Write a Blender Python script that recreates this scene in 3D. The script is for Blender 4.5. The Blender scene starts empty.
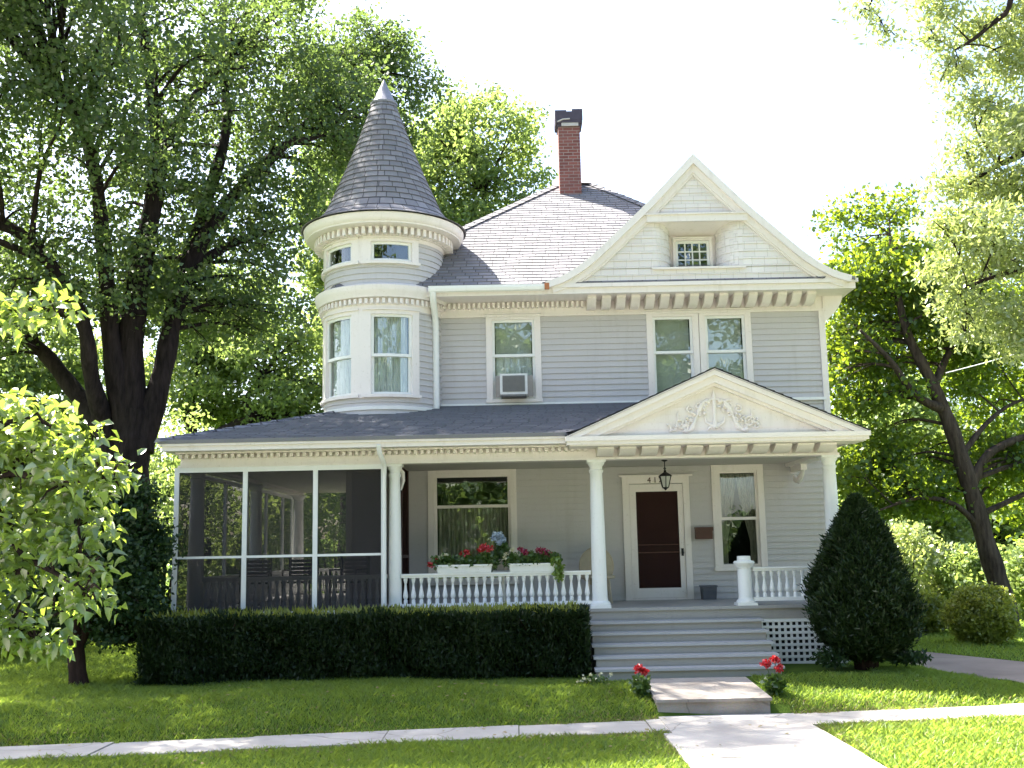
import bpy, math, random
import numpy as np
from mathutils import Vector, Matrix

random.seed(7)
RNG = np.random.default_rng(11)
scene = bpy.context.scene
COL = scene.collection
R_ = math.radians

# ------------------------------------------------------------------ camera
PITCH = math.atan(167 / 1080.0)
ROLL = 0.020
EYE = Vector((0, -19.0, 1.88))
cam = bpy.data.cameras.new('camera')
cam.sensor_width = 36
cam.lens = 36 * 1080 / 1024
cam.clip_end = 2000
cam.clip_start = 0.1
camo = bpy.data.objects.new('camera', cam)
COL.objects.link(camo)
cp, sp = math.cos(PITCH), math.sin(PITCH)
fwd = Vector((0, cp, sp)); up = Vector((0, -sp, cp)); rt = Vector((1, 0, 0))
rr = rt * math.cos(ROLL) - up * math.sin(ROLL)
uu = rt * math.sin(ROLL) + up * math.cos(ROLL)
camo.matrix_world = Matrix(((rr.x, uu.x, -fwd.x, EYE.x), (rr.y, uu.y, -fwd.y, EYE.y), (rr.z, uu.z, -fwd.z, EYE.z), (0, 0, 0, 1)))
scene.camera = camo

def at(x, y, Y):
    """world point seen at photo pixel (x, y) on the vertical plane Y"""
    u, v = x - 512, 384 - y
    d = rr * u + uu * v + fwd * 1080
    return EYE + d * ((Y - EYE.y) / d.y)

# ------------------------------------------------------------------ light
SUN = Vector((-0.58, 0.41, 1.0)).normalized()
elev = math.asin(SUN.z)
azim = math.atan2(SUN.x, SUN.y)
world = bpy.data.worlds.new('World'); scene.world = world
world.use_nodes = True
wn = world.node_tree.nodes; wl = world.node_tree.links
sky = wn.new('ShaderNodeTexSky'); sky.sky_type = 'NISHITA'; sky.sun_disc = False
sky.sun_elevation = elev; sky.sun_rotation = azim
sky.air_density = 1.0; sky.dust_density = 3.0; sky.ozone_density = 1.0
wl.new(sky.outputs[0], wn['Background'].inputs[0])
wn['Background'].inputs[1].default_value = 0.088
sl = bpy.data.lights.new('sun', 'SUN'); sl.energy = 5.0; sl.angle = R_(0.53); sl.color = (1.0, 0.95, 0.86)
so = bpy.data.objects.new('sun', sl); COL.objects.link(so)
so.rotation_euler = SUN.to_track_quat('Z', 'Y').to_euler()
so.location = SUN * 60
scene.view_settings.view_transform = 'Standard'
scene.view_settings.look = 'None'
scene.view_settings.gamma = 1
scene.view_settings.exposure = 2.58
scene.view_settings.use_curve_mapping = False
scene.render.engine = 'CYCLES'
scene.cycles.max_bounces = 8
scene.cycles.diffuse_bounces = 5
scene.cycles.transparent_max_bounces = 16
scene.cycles.use_denoising = True

# ------------------------------------------------------------------ materials
class NT:
    def __init__(s, name):
        s.m = bpy.data.materials.new(name); s.m.use_nodes = True
        s.n = s.m.node_tree.nodes; s.l = s.m.node_tree.links
        s.b = s.n['Principled BSDF']; s.out = s.n['Material Output']
    def new(s, t, **kw):
        n = s.n.new(t)
        for k, v in kw.items():
            if k in n.inputs.keys(): n.inputs[k].default_value = v
            else: setattr(n, k, v)
        return n
    def link(s, a, b): s.l.new(a, b)
    def noise(s, scale, detail=3, coord=None, rough=0.55):
        n = s.new('ShaderNodeTexNoise'); n.inputs['Scale'].default_value = scale
        n.inputs['Detail'].default_value = detail; n.inputs['Roughness'].default_value = rough
        if coord is None:
            coord = s.new('ShaderNodeTexCoord').outputs['Object']
        s.link(coord, n.inputs['Vector'])
        return n
    def ramp(s, fac, stops):
        r = s.new('ShaderNodeValToRGB'); e = r.color_ramp.elements
        while len(e) < len(stops): e.new(0.5)
        for q, (p, c) in zip(e, stops): q.position = p; q.color = (*c, 1)
        s.link(fac, r.inputs[0]); return r
    def mix(s, fac, a, b, mode='MIX'):
        m = s.new('ShaderNodeMix'); m.data_type = 'RGBA'; m.blend_type = mode
        for v, k in ((fac, 0), (a, 6), (b, 7)):
            if hasattr(v, 'node'): s.link(v, m.inputs[k])
            elif k == 0: m.inputs[0].default_value = v
            else: m.inputs[k].default_value = (*v, 1)
        return m.outputs[2]
    def bump(s, h, strength=0.3, dist=0.02):
        b = s.new('ShaderNodeBump'); b.inputs['Strength'].default_value = strength; b.inputs['Distance'].default_value = dist
        s.link(h, b.inputs['Height']); s.link(b.outputs[0], s.b.inputs['Normal']); return b

def paint(name, col, var=0.10, rough=0.6, dirt=(0.35, 0.30, 0.25), dirtamt=0.25, scale=2.5):
    t = NT(name)
    n1 = t.noise(scale, 5); n2 = t.noise(28, 4)
    dark = tuple(c * (1 - var) for c in col)
    base = t.mix(n1.outputs[0], dark, col)
    # peeling and grime in spots with an outline of their own
    r = t.ramp(n2.outputs[0], [(0.60, (0, 0, 0)), (0.74, (dirtamt,) * 3)])
    c = t.mix(r.outputs[0], base, dirt)
    mp = t.new('ShaderNodeMapping'); mp.inputs['Scale'].default_value = (7, 7, 0.7)
    t.link(t.new('ShaderNodeTexCoord').outputs['Object'], mp.inputs[0])
    n3 = t.noise(1.0, 4, mp.outputs[0], 0.6)
    r3 = t.ramp(n3.outputs[0], [(0.55, (0, 0, 0)), (0.80, (dirtamt * 0.8,) * 3)])
    c = t.mix(r3.outputs[0], c, dirt)
    t.link(c, t.b.inputs['Base Color']); t.b.inputs['Roughness'].default_value = rough
    t.b.inputs['Specular IOR Level'].default_value = 0.3
    t.bump(n2.outputs[0], 0.15, 0.004)
    return t.m

def flat(name, col, rough=0.6, metal=0.0, spec=0.4):
    t = NT(name)
    n = t.noise(14, 3)
    c = t.mix(n.outputs[0], tuple(x * 0.82 for x in col), tuple(min(1, x * 1.1) for x in col))
    t.link(c, t.b.inputs['Base Color']); t.b.inputs['Roughness'].default_value = rough
    t.b.inputs['Metallic'].default_value = metal; t.b.inputs['Specular IOR Level'].default_value = spec
    return t.m

def shingle(name, c1, c2, mortar, w=0.30, h=0.13, tint=(0.20, 0.19, 0.17), msize=0.010, regular=False):
    t = NT(name)
    uv = t.new('ShaderNodeTexCoord').outputs['UV']
    br = t.new('ShaderNodeTexBrick'); br.inputs['Scale'].default_value = 1
    br.inputs['Brick Width'].default_value = w; br.inputs['Row Height'].default_value = h
    br.inputs['Mortar Size'].default_value = msize; br.inputs['Mortar Smooth'].default_value = 0.4
    br.inputs['Color1'].default_value = (*c1, 1); br.inputs['Color2'].default_value = (*c2, 1); br.inputs['Mortar'].default_value = (*mortar, 1)
    br.offset = 0.5
    sx = t.new('ShaderNodeSeparateXYZ'); t.link(uv, sx.inputs[0])
    def mth(op, a, b=None):
        q = t.new('ShaderNodeMath', operation=op)
        for k, v in enumerate((a, b)):
            if v is None: continue
            if hasattr(v, 'node'): t.link(v, q.inputs[k])
            else: q.inputs[k].default_value = v
        return q.outputs[0]
    row = mth('FLOOR', mth('DIVIDE', sx.outputs[1], h))
    jit = mth('FRACT', mth('MULTIPLY', mth('SINE', mth('MULTIPLY', row, 12.9)), 43.7))
    if not regular:
        u2 = mth('ADD', sx.outputs[0], mth('MULTIPLY', jit, w * 0.8))
        cx = t.new('ShaderNodeCombineXYZ'); t.link(u2, cx.inputs[0]); t.link(sx.outputs[1], cx.inputs[1])
        t.link(cx.outputs[0], br.inputs['Vector']); br.offset = 0.37; br.offset_frequency = 3
    else: t.link(uv, br.inputs['Vector'])
    n = t.noise(1.3, 5); n2 = t.noise(90, 3)
    r = t.ramp(n.outputs[0], [(0.35, (0, 0, 0)), (0.7, (0.45,) * 3)])
    c = t.mix(r.outputs[0], br.outputs['Color'], tint)
    c = t.mix(0.35, c, n2.outputs['Color'], 'OVERLAY')
    t.link(c, t.b.inputs['Base Color']); t.b.inputs['Roughness'].default_value = 0.85
    t.b.inputs['Specular IOR Level'].default_value = 0.25
    inv = t.new('ShaderNodeMath', operation='SUBTRACT'); inv.inputs[0].default_value = 1
    t.link(br.outputs['Fac'], inv.inputs[1])
    t.bump(inv.outputs[0], 0.5, 0.01)
    return t.m

def leafmat(name, dark, light, trans, tw=0.45, gloss=0.12):
    t = NT(name)
    g = t.new('ShaderNodeNewGeometry')
    n = t.noise(0.8, 2)
    mx = t.new('ShaderNodeMath', operation='ADD'); t.link(g.outputs['Random Per Island'], mx.inputs[0]); t.link(n.outputs[0], mx.inputs[1])
    mh = t.new('ShaderNodeMath', operation='MULTIPLY'); mh.inputs[1].default_value = 0.5; t.link(mx.outputs[0], mh.inputs[0])
    r = t.ramp(mh.outputs[0], [(0.15, dark), (0.85, light)])
    d = t.new('ShaderNodeBsdfDiffuse'); t.link(r.outputs[0], d.inputs[0])
    tr = t.new('ShaderNodeBsdfTranslucent')
    tc = t.mix(mh.outputs[0], tuple(c * 0.75 for c in trans), tuple(min(1, c * 1.25) for c in trans))
    t.link(tc, tr.inputs[0])
    m1 = t.new('ShaderNodeMixShader'); m1.inputs[0].default_value = tw
    t.link(d.outputs[0], m1.inputs[1]); t.link(tr.outputs[0], m1.inputs[2])
    gl = t.new('ShaderNodeBsdfGlossy'); gl.inputs['Roughness'].default_value = 0.42; gl.inputs[0].default_value = (1, 1, 1, 1)
    m2 = t.new('ShaderNodeMixShader'); m2.inputs[0].default_value = gloss * 0.5
    t.link(m1.outputs[0], m2.inputs[1]); t.link(gl.outputs[0], m2.inputs[2])
    t.link(m2.outputs[0], t.out.inputs[0])
    return t.m

def glassmat(name, refl=0.25, tint=(0.85, 0.88, 0.86), wav=0.05):
    t = NT(name)
    n = t.noise(2.2, 2)
    b = t.new('ShaderNodeBump'); b.inputs['Strength'].default_value = wav; b.inputs['Distance'].default_value = 0.05
    t.link(n.outputs[0], b.inputs['Height'])
    gl = t.new('ShaderNodeBsdfGlossy'); gl.inputs['Roughness'].default_value = 0.01
    t.link(b.outputs[0], gl.inputs['Normal'])
    tr = t.new('ShaderNodeBsdfTransparent'); tr.inputs[0].default_value = (*tint, 1)
    m = t.new('ShaderNodeMixShader'); m.inputs[0].default_value = refl
    t.link(tr.outputs[0], m.inputs[1]); t.link(gl.outputs[0], m.inputs[2]); t.link(m.outputs[0], t.out.inputs[0])
    return t.m

def screenmat(name, opac=0.5, col=(0.035, 0.032, 0.03)):
    t = NT(name)
    tr = t.new('ShaderNodeBsdfTransparent')
    d = t.new('ShaderNodeBsdfDiffuse'); n = t.noise(3, 2)
    c = t.mix(n.outputs[0], col, tuple(x * 1.5 for x in col)); t.link(c, d.inputs[0])
    m = t.new('ShaderNodeMixShader'); m.inputs[0].default_value = opac
    t.link(tr.outputs[0], m.inputs[1]); t.link(d.outputs[0], m.inputs[2]); t.link(m.outputs[0], t.out.inputs[0])
    return t.m

def bark(name, c1, c2):
    t = NT(name)
    tc = t.new('ShaderNodeTexCoord').outputs['Object']
    mp = t.new('ShaderNodeMapping'); mp.inputs['Scale'].default_value = (9, 9, 1.6); t.link(tc, mp.inputs[0])
    n = t.noise(1.2, 6, mp.outputs[0], 0.65)
    r = t.ramp(n.outputs[0], [(0.3, c1), (0.7, c2)])
    t.link(r.outputs[0], t.b.inputs['Base Color']); t.b.inputs['Roughness'].default_value = 0.95
    t.b.inputs['Specular IOR Level'].default_value = 0.1
    t.bump(n.outputs[0], 0.9, 0.05)
    return t.m

def concrete(name, c1, c2, scale=1.5):
    t = NT(name)
    n = t.noise(scale, 6); n2 = t.noise(60, 3)
    r = t.ramp(n.outputs[0], [(0.3, c1), (0.7, c2)])
    c = t.mix(0.25, r.outputs[0], n2.outputs['Color'], 'OVERLAY')
    v = t.new('ShaderNodeTexVoronoi'); v.feature = 'DISTANCE_TO_EDGE'; v.inputs['Scale'].default_value = 0.55
    nd = t.noise(2.5, 4)
    t.link(t.mix(0.15, t.new('ShaderNodeTexCoord').outputs['Object'], nd.outputs['Color']), v.inputs['Vector'])
    cr = t.ramp(v.outputs['Distance'], [(0.0, (0.6,) * 3), (0.006, (0, 0, 0))])
    c = t.mix(cr.outputs[0], c, (0.09, 0.08, 0.06))
    t.link(c, t.b.inputs['Base Color']); t.b.inputs['Roughness'].default_value = 0.9
    t.bump(n2.outputs[0], 0.3, 0.006)
    return t.m

def lacemat(name, col, opac):
    t = NT(name)
    mp = t.new('ShaderNodeMapping'); mp.inputs['Scale'].default_value = (26, 26, 2.2)
    t.link(t.new('ShaderNodeTexCoord').outputs['Object'], mp.inputs[0])
    n = t.noise(1.0, 5, mp.outputs[0], 0.7)
    r = t.ramp(n.outputs[0], [(0.38, (opac - 0.55,) * 3), (0.60, (opac,) * 3)])
    d = t.new('ShaderNodeBsdfDiffuse'); d.inputs[0].default_value = (*col, 1)
    tr = t.new('ShaderNodeBsdfTransparent')
    m = t.new('ShaderNodeMixShader'); t.link(r.outputs[0], m.inputs[0])
    t.link(tr.outputs[0], m.inputs[1]); t.link(d.outputs[0], m.inputs[2]); t.link(m.outputs[0], t.out.inputs[0])
    return t.m

M = {}
M['siding'] = paint('pale_grey_clapboard_paint', (0.54, 0.517, 0.517), 0.08, 0.6, (0.34, 0.31, 0.28), 0.35)
M['siding_bounce'] = paint('bounce_lit_clapboard_paint', (0.50, 0.48, 0.44), 0.08, 0.6, (0.36, 0.33, 0.29), 0.18)  # siding paint with warm bounced light put into the colour, unused
M['trim'] = paint('cream_white_trim_paint', (0.81, 0.75, 0.715), 0.07, 0.5, (0.42, 0.35, 0.28), 0.32)
M['white'] = paint('white_trim_paint', (0.82, 0.82, 0.80), 0.06, 0.5, (0.50, 0.46, 0.40), 0.25)
M['gable_wood'] = shingle('painted_wood_shingle', (0.80, 0.755, 0.735), (0.74, 0.70, 0.68), (0.52, 0.48, 0.45), 0.22, 0.14, (0.60, 0.54, 0.50), 0.004)
M['roof'] = shingle('grey_asphalt_shingle', (0.265, 0.255, 0.272), (0.16, 0.156, 0.172), (0.05, 0.048, 0.052), 0.24, 0.125, (0.18, 0.17, 0.168))
M['porch_roof'] = shingle('slate_blue_asphalt_shingle', (0.25, 0.25, 0.28), (0.10, 0.105, 0.13), (0.02, 0.02, 0.028), 0.30, 0.125, (0.15, 0.15, 0.17), 0.02)
M['brick'] = shingle('chimney_red_brick', (0.24, 0.085, 0.07), (0.15, 0.055, 0.05), (0.30, 0.25, 0.23), 0.20, 0.07, (0.20, 0.10, 0.09), 0.008, True)
M['deck'] = paint('grey_deck_paint', (0.36, 0.35, 0.34), 0.15, 0.5, (0.2, 0.19, 0.17), 0.35)
M['tread'] = paint('grey_tread_paint', (0.42, 0.42, 0.43), 0.15, 0.45, (0.22, 0.2, 0.19), 0.3)
M['riser'] = paint('tan_grey_riser_paint', (0.36, 0.34, 0.31), 0.12, 0.55, (0.2, 0.18, 0.16), 0.3)
M['ceiling'] = paint('porch_ceiling_paint', (0.55, 0.52, 0.47), 0.08)
M['glass'] = glassmat('window_glass', 0.12)
M['glass_dark'] = glassmat('porch_window_glass', 0.12)
M['screen'] = screenmat('porch_insect_screen', 0.58, (0.034, 0.031, 0.032))
M['screen_side'] = screenmat('side_insect_screen', 0.25, (0.028, 0.026, 0.027))
M['screen_door'] = screenmat('door_insect_screen', 0.85, (0.035, 0.018, 0.016))
M['lace'] = lacemat('white_lace', (0.88, 0.88, 0.88), 1.15)
M['lace_dim'] = lacemat('cream_lace', (0.60, 0.55, 0.46), 0.95)
M['dark'] = flat('unlit_interior_black', (0.02, 0.018, 0.018), 0.9)  # near-black stand-in for unlit space, shade put into the colour
M['blind'] = flat('pale_roller_blind', (0.66, 0.67, 0.61), 0.8)
M['metal'] = flat('dull_zinc', (0.24, 0.24, 0.28), 0.6, 0.3)
M['soot'] = flat('sooty_chimney_cap', (0.07, 0.06, 0.085), 0.9)
M['mortar'] = flat('pale_mortar_patch', (0.45, 0.43, 0.42), 0.9)
M['black'] = flat('black_iron', (0.02, 0.02, 0.022), 0.45, 0.3)
M['brown'] = flat('brown_wood', (0.085, 0.035, 0.022), 0.5)
M['doorbrown'] = flat('dark_red_brown_door', (0.05, 0.020, 0.018), 0.5)
M['tan'] = flat('tan_wicker', (0.42, 0.36, 0.26), 0.7)
M['binblue'] = flat('slate_bin', (0.09, 0.095, 0.11), 0.6)
M['frosted'] = flat('frosted_lantern_glass', (0.5, 0.5, 0.48), 0.25)
M['ac_white'] = flat('ac_plastic', (0.70, 0.70, 0.69), 0.45)
M['ac_grille'] = flat('ac_grille', (0.18, 0.18, 0.18), 0.5)
M['ac_panel'] = flat('ac_side_panel', (0.36, 0.33, 0.30), 0.6)
M['rust'] = flat('rusty_flashing', (0.42, 0.16, 0.07), 0.8)
M['concrete'] = concrete('sun_bleached_concrete', (0.34, 0.31, 0.28), (0.47, 0.44, 0.40))
M['slab'] = concrete('old_concrete_slab', (0.22, 0.19, 0.165), (0.34, 0.31, 0.28), 3)
M['drive'] = concrete('worn_driveway', (0.19, 0.145, 0.12), (0.30, 0.24, 0.20), 0.9)
M['stone'] = concrete('grey_stone', (0.25, 0.24, 0.24), (0.4, 0.39, 0.38), 4)
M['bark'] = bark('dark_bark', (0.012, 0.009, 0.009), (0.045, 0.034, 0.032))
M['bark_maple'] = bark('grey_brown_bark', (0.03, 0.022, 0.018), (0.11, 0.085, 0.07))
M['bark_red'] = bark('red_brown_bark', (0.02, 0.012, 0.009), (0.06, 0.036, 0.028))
M['leaf_big'] = leafmat('maple_leaf', (0.028, 0.065, 0.024), (0.08, 0.125, 0.042), (0.20, 0.29, 0.06), 0.45, 0.08)
M['leaf_maple'] = leafmat('bright_maple_leaf', (0.022, 0.065, 0.014), (0.08, 0.145, 0.024), (0.30, 0.40, 0.025), 0.5, 0.06)
M['leaf_pale'] = leafmat('pale_locust_leaf', (0.08, 0.125, 0.05), (0.27, 0.32, 0.13), (0.48, 0.56, 0.14), 0.5, 0.16)
M['leaf_far'] = leafmat('far_leaf', (0.065, 0.12, 0.04), (0.16, 0.215, 0.07), (0.34, 0.44, 0.10), 0.52, 0.06)
M['leaf_dogwood'] = leafmat('dogwood_leaf', (0.04, 0.095, 0.02), (0.12, 0.20, 0.045), (0.34, 0.45, 0.05), 0.5, 0.2)
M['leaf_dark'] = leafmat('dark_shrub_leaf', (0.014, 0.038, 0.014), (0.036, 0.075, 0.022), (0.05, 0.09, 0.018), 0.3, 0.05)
M['leaf_yew'] = leafmat('yew_needle', (0.009, 0.024, 0.008), (0.028, 0.050, 0.015), (0.035, 0.06, 0.012), 0.25, 0.04)
M['leaf_shrub'] = leafmat('golden_shrub_leaf', (0.10, 0.14, 0.025), (0.26, 0.30, 0.05), (0.45, 0.48, 0.06), 0.45, 0.08)
M['grass'] = leafmat('grass_blade', (0.05, 0.12, 0.018), (0.19, 0.27, 0.055), (0.42, 0.56, 0.07), 0.5, 0.05)
M['dry_grass'] = leafmat('dry_grass_blade', (0.20, 0.16, 0.07), (0.38, 0.32, 0.16), (0.40, 0.34, 0.16), 0.35, 0.05)
M['red'] = leafmat('red_petal', (0.42, 0.012, 0.02), (0.62, 0.03, 0.05), (0.6, 0.03, 0.03), 0.3)
M['crimson'] = leafmat('crimson_petal', (0.22, 0.01, 0.04), (0.38, 0.02, 0.08), (0.3, 0.02, 0.05), 0.3)
M['cream_petal'] = leafmat('cream_petal', (0.65, 0.60, 0.35), (0.8, 0.78, 0.6), (0.6, 0.6, 0.4), 0.3)
M['blue_petal'] = leafmat('pale_blue_petal', (0.35, 0.45, 0.58), (0.6, 0.68, 0.78), (0.4, 0.5, 0.6), 0.3)
M['leaf_geranium'] = leafmat('geranium_leaf', (0.03, 0.08, 0.015), (0.09, 0.16, 0.03), (0.15, 0.24, 0.03), 0.35)
M['leaf_ivy'] = leafmat('trailing_lime_leaf', (0.10, 0.18, 0.02), (0.2, 0.30, 0.04), (0.25, 0.35, 0.03), 0.35)

def groundmat():
    t = NT('lawn_soil')
    n = t.noise(1.1, 6); n2 = t.noise(35, 4)
    r = t.ramp(n.outputs[0], [(0.3, (0.045, 0.085, 0.012)), (0.7, (0.085, 0.13, 0.022))])
    r2 = t.ramp(n2.outputs[0], [(0.62, (0, 0, 0)), (0.8, (0.5,) * 3)])
    c = t.mix(r2.outputs[0], r.outputs[0], (0.11, 0.085, 0.05))
    t.link(c, t.b.inputs['Base Color']); t.b.inputs['Roughness'].default_value = 1
    t.b.inputs['Specular IOR Level'].default_value = 0.05
    t.bump(n2.outputs[0], 0.6, 0.03)
    return t.m
M['ground'] = groundmat()

# ------------------------------------------------------------------ mesh helpers
def root_loc(o):
    while o.parent: o = o.parent
    return o.location.copy()

def link(name, me, parent=None):
    o = bpy.data.objects.new(name, me); COL.objects.link(o)
    if parent is not None: o.parent = parent
    return o

def auto_uv(me):
    n = len(me.loops)
    if n == 0: return
    co = np.empty(len(me.vertices) * 3, np.float32); me.vertices.foreach_get('co', co); co = co.reshape(-1, 3)
    vi = np.empty(n, np.int32); me.loops.foreach_get('vertex_index', vi)
    pn = np.empty(len(me.polygons) * 3, np.float32); me.polygons.foreach_get('normal', pn); pn = pn.reshape(-1, 3)
    lt = np.empty(len(me.polygons), np.int32); me.polygons.foreach_get('loop_total', lt)
    nn = np.repeat(pn, lt, axis=0)
    t = np.stack([-nn[:, 1], nn[:, 0], np.zeros(n)], 1)
    ln = np.linalg.norm(t, axis=1); bad = ln < 1e-3
    t[bad] = (1, 0, 0); ln[bad] = 1; t /= ln[:, None]
    b = np.cross(nn, t)
    p = co[vi]
    uv = np.stack([(p * t).sum(1), (p * b).sum(1)], 1).astype(np.float32)
    l = me.uv_layers.new(name='UVMap'); l.data.foreach_set('uv', uv.ravel())

class MB:
    def __init__(s): s.v = []; s.f = []; s.uv = None
    def add(s, vs, fs):
        k = len(s.v); s.v.extend(tuple(p) for p in vs); s.f.extend(tuple(i + k for i in f) for f in fs)
    def quad(s, a, b, c, d): s.add([a, b, c, d], [(0, 1, 2, 3)])
    def box(s, x0, x1, y0, y1, z0, z1, bev=0.0):
        s.add([(x0, y0, z0), (x1, y0, z0), (x1, y1, z0), (x0, y1, z0), (x0, y0, z1), (x1, y0, z1), (x1, y1, z1), (x0, y1, z1)],
              [(0, 3, 2, 1), (4, 5, 6, 7), (0, 1, 5, 4), (1, 2, 6, 5), (2, 3, 7, 6), (3, 0, 4, 7)])
    def mbox(s, mp, u0, u1, z0, z1, d0, d1, n=1):
        vs = []
        for i in range(n + 1):
            u = u0 + (u1 - u0) * i / n
            vs += [mp(u, z0, d1), mp(u, z1, d1), mp(u, z1, d0), mp(u, z0, d0)]
        fs = []
        for i in range(n):
            a, b = 4 * i, 4 * i + 4
            for k in range(4): fs.append((a + k, b + k, b + (k + 1) % 4, a + (k + 1) % 4))
        fs += [(0, 1, 2, 3), (4 * n + 3, 4 * n + 2, 4 * n + 1, 4 * n)]
        fs = [tuple(reversed(f)) for f in fs]
        s.add(vs, fs)
    def lathe(s, prof, cx, cy, seg=24, a0=0, a1=2 * math.pi):
        full = abs(a1 - a0 - 2 * math.pi) < 1e-6
        m = seg if full else seg + 1
        vs = []
        for r, z in prof:
            for i in range(m):
                a = a0 + (a1 - a0) * i / seg
                vs.append((cx + r * math.sin(a), cy - r * math.cos(a), z))
        fs = []
        for j in range(len(prof) - 1):
            for i in range(seg):
                i2 = (i + 1) % m
                fs.append((j * m + i, j * m + i2, (j + 1) * m + i2, (j + 1) * m + i))
        s.add(vs, fs)
    def tube(s, pts, rad, seg=8, cap=True):
        pts = [Vector(p) for p in pts]
        if not hasattr(rad, '__len__'): rad = [rad] * len(pts)
        n = len(pts); vs = []; prev = None
        for i in range(n):
            t = (pts[min(i + 1, n - 1)] - pts[max(i - 1, 0)])
            t = t.normalized() if t.length > 1e-9 else Vector((0, 0, 1))
            if prev is None:
                a = Vector((1, 0, 0)) if abs(t.x) < 0.8 else Vector((0, 1, 0))
                e1 = t.cross(a).normalized()
            else:
                e1 = prev - t * prev.dot(t)
                e1 = e1.normalized() if e1.length > 1e-6 else t.orthogonal().normalized()
            prev = e1; e2 = t.cross(e1)
            for k in range(seg):
                a = 2 * math.pi * k / seg
                vs.append(pts[i] + (e1 * math.cos(a) + e2 * math.sin(a)) * rad[i])
        fs = [(i * seg + k, i * seg + (k + 1) % seg, (i + 1) * seg + (k + 1) % seg, (i + 1) * seg + k) for i in range(n - 1) for k in range(seg)]
        if cap:
            fs.append(tuple(reversed(range(seg)))); fs.append(tuple((n - 1) * seg + k for k in range(seg)))
        s.add(vs, fs)
    def prism(s, poly, y0, y1):
        """poly of (x,z) seen from the front, extruded from y0 (front) to y1"""
        n = len(poly)
        s.add([(x, y0, z) for x, z in poly] + [(x, y1, z) for x, z in poly],
              [tuple(range(n)), tuple(reversed(range(n, 2 * n)))] + [(i, n + i, n + (i + 1) % n, (i + 1) % n) for i in range(n)])
    def build(s, name, mat, parent=None, smooth=False):
        me = bpy.data.meshes.new(name)
        off = root_loc(parent) if parent is not None else Vector((0, 0, 0))
        me.from_pydata([(p[0] - off.x, p[1] - off.y, p[2] - off.z) for p in s.v], [], s.f)
        me.update()
        if s.uv is not None:
            l = me.uv_layers.new(name='UVMap')
            us = [s.uv[vi] for vi in (lp.vertex_index for lp in me.loops)]
            l.data.foreach_set('uv', np.array(us, np.float32).ravel())
        else: auto_uv(me)
        if smooth:
            me.polygons.foreach_set('use_smooth', [True] * len(me.polygons))
            if smooth != 'all' and hasattr(me, 'set_sharp_from_angle'): me.set_sharp_from_angle(angle=R_(40))
        me.materials.append(M[mat])
        return link(name, me, parent)

def tag(o, label, cat, group=None, kind=None):
    o['label'] = label; o['category'] = cat
    if group: o['group'] = group
    if kind: o['kind'] = kind
    return o
def thing(name, label, cat, loc=(0, 0, 0), group=None):
    o = bpy.data.objects.new(name, None); COL.objects.link(o); o.location = loc; o.empty_display_size = 0.2
    return tag(o, label, cat, group)
def structure(o): o['kind'] = 'structure'; return o

def copy_tree(o, parent=None):
    c = o.copy(); COL.objects.link(c)
    if parent is not None: c.parent = parent
    for ch in list(o.children): copy_tree(ch, c)
    return c

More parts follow.
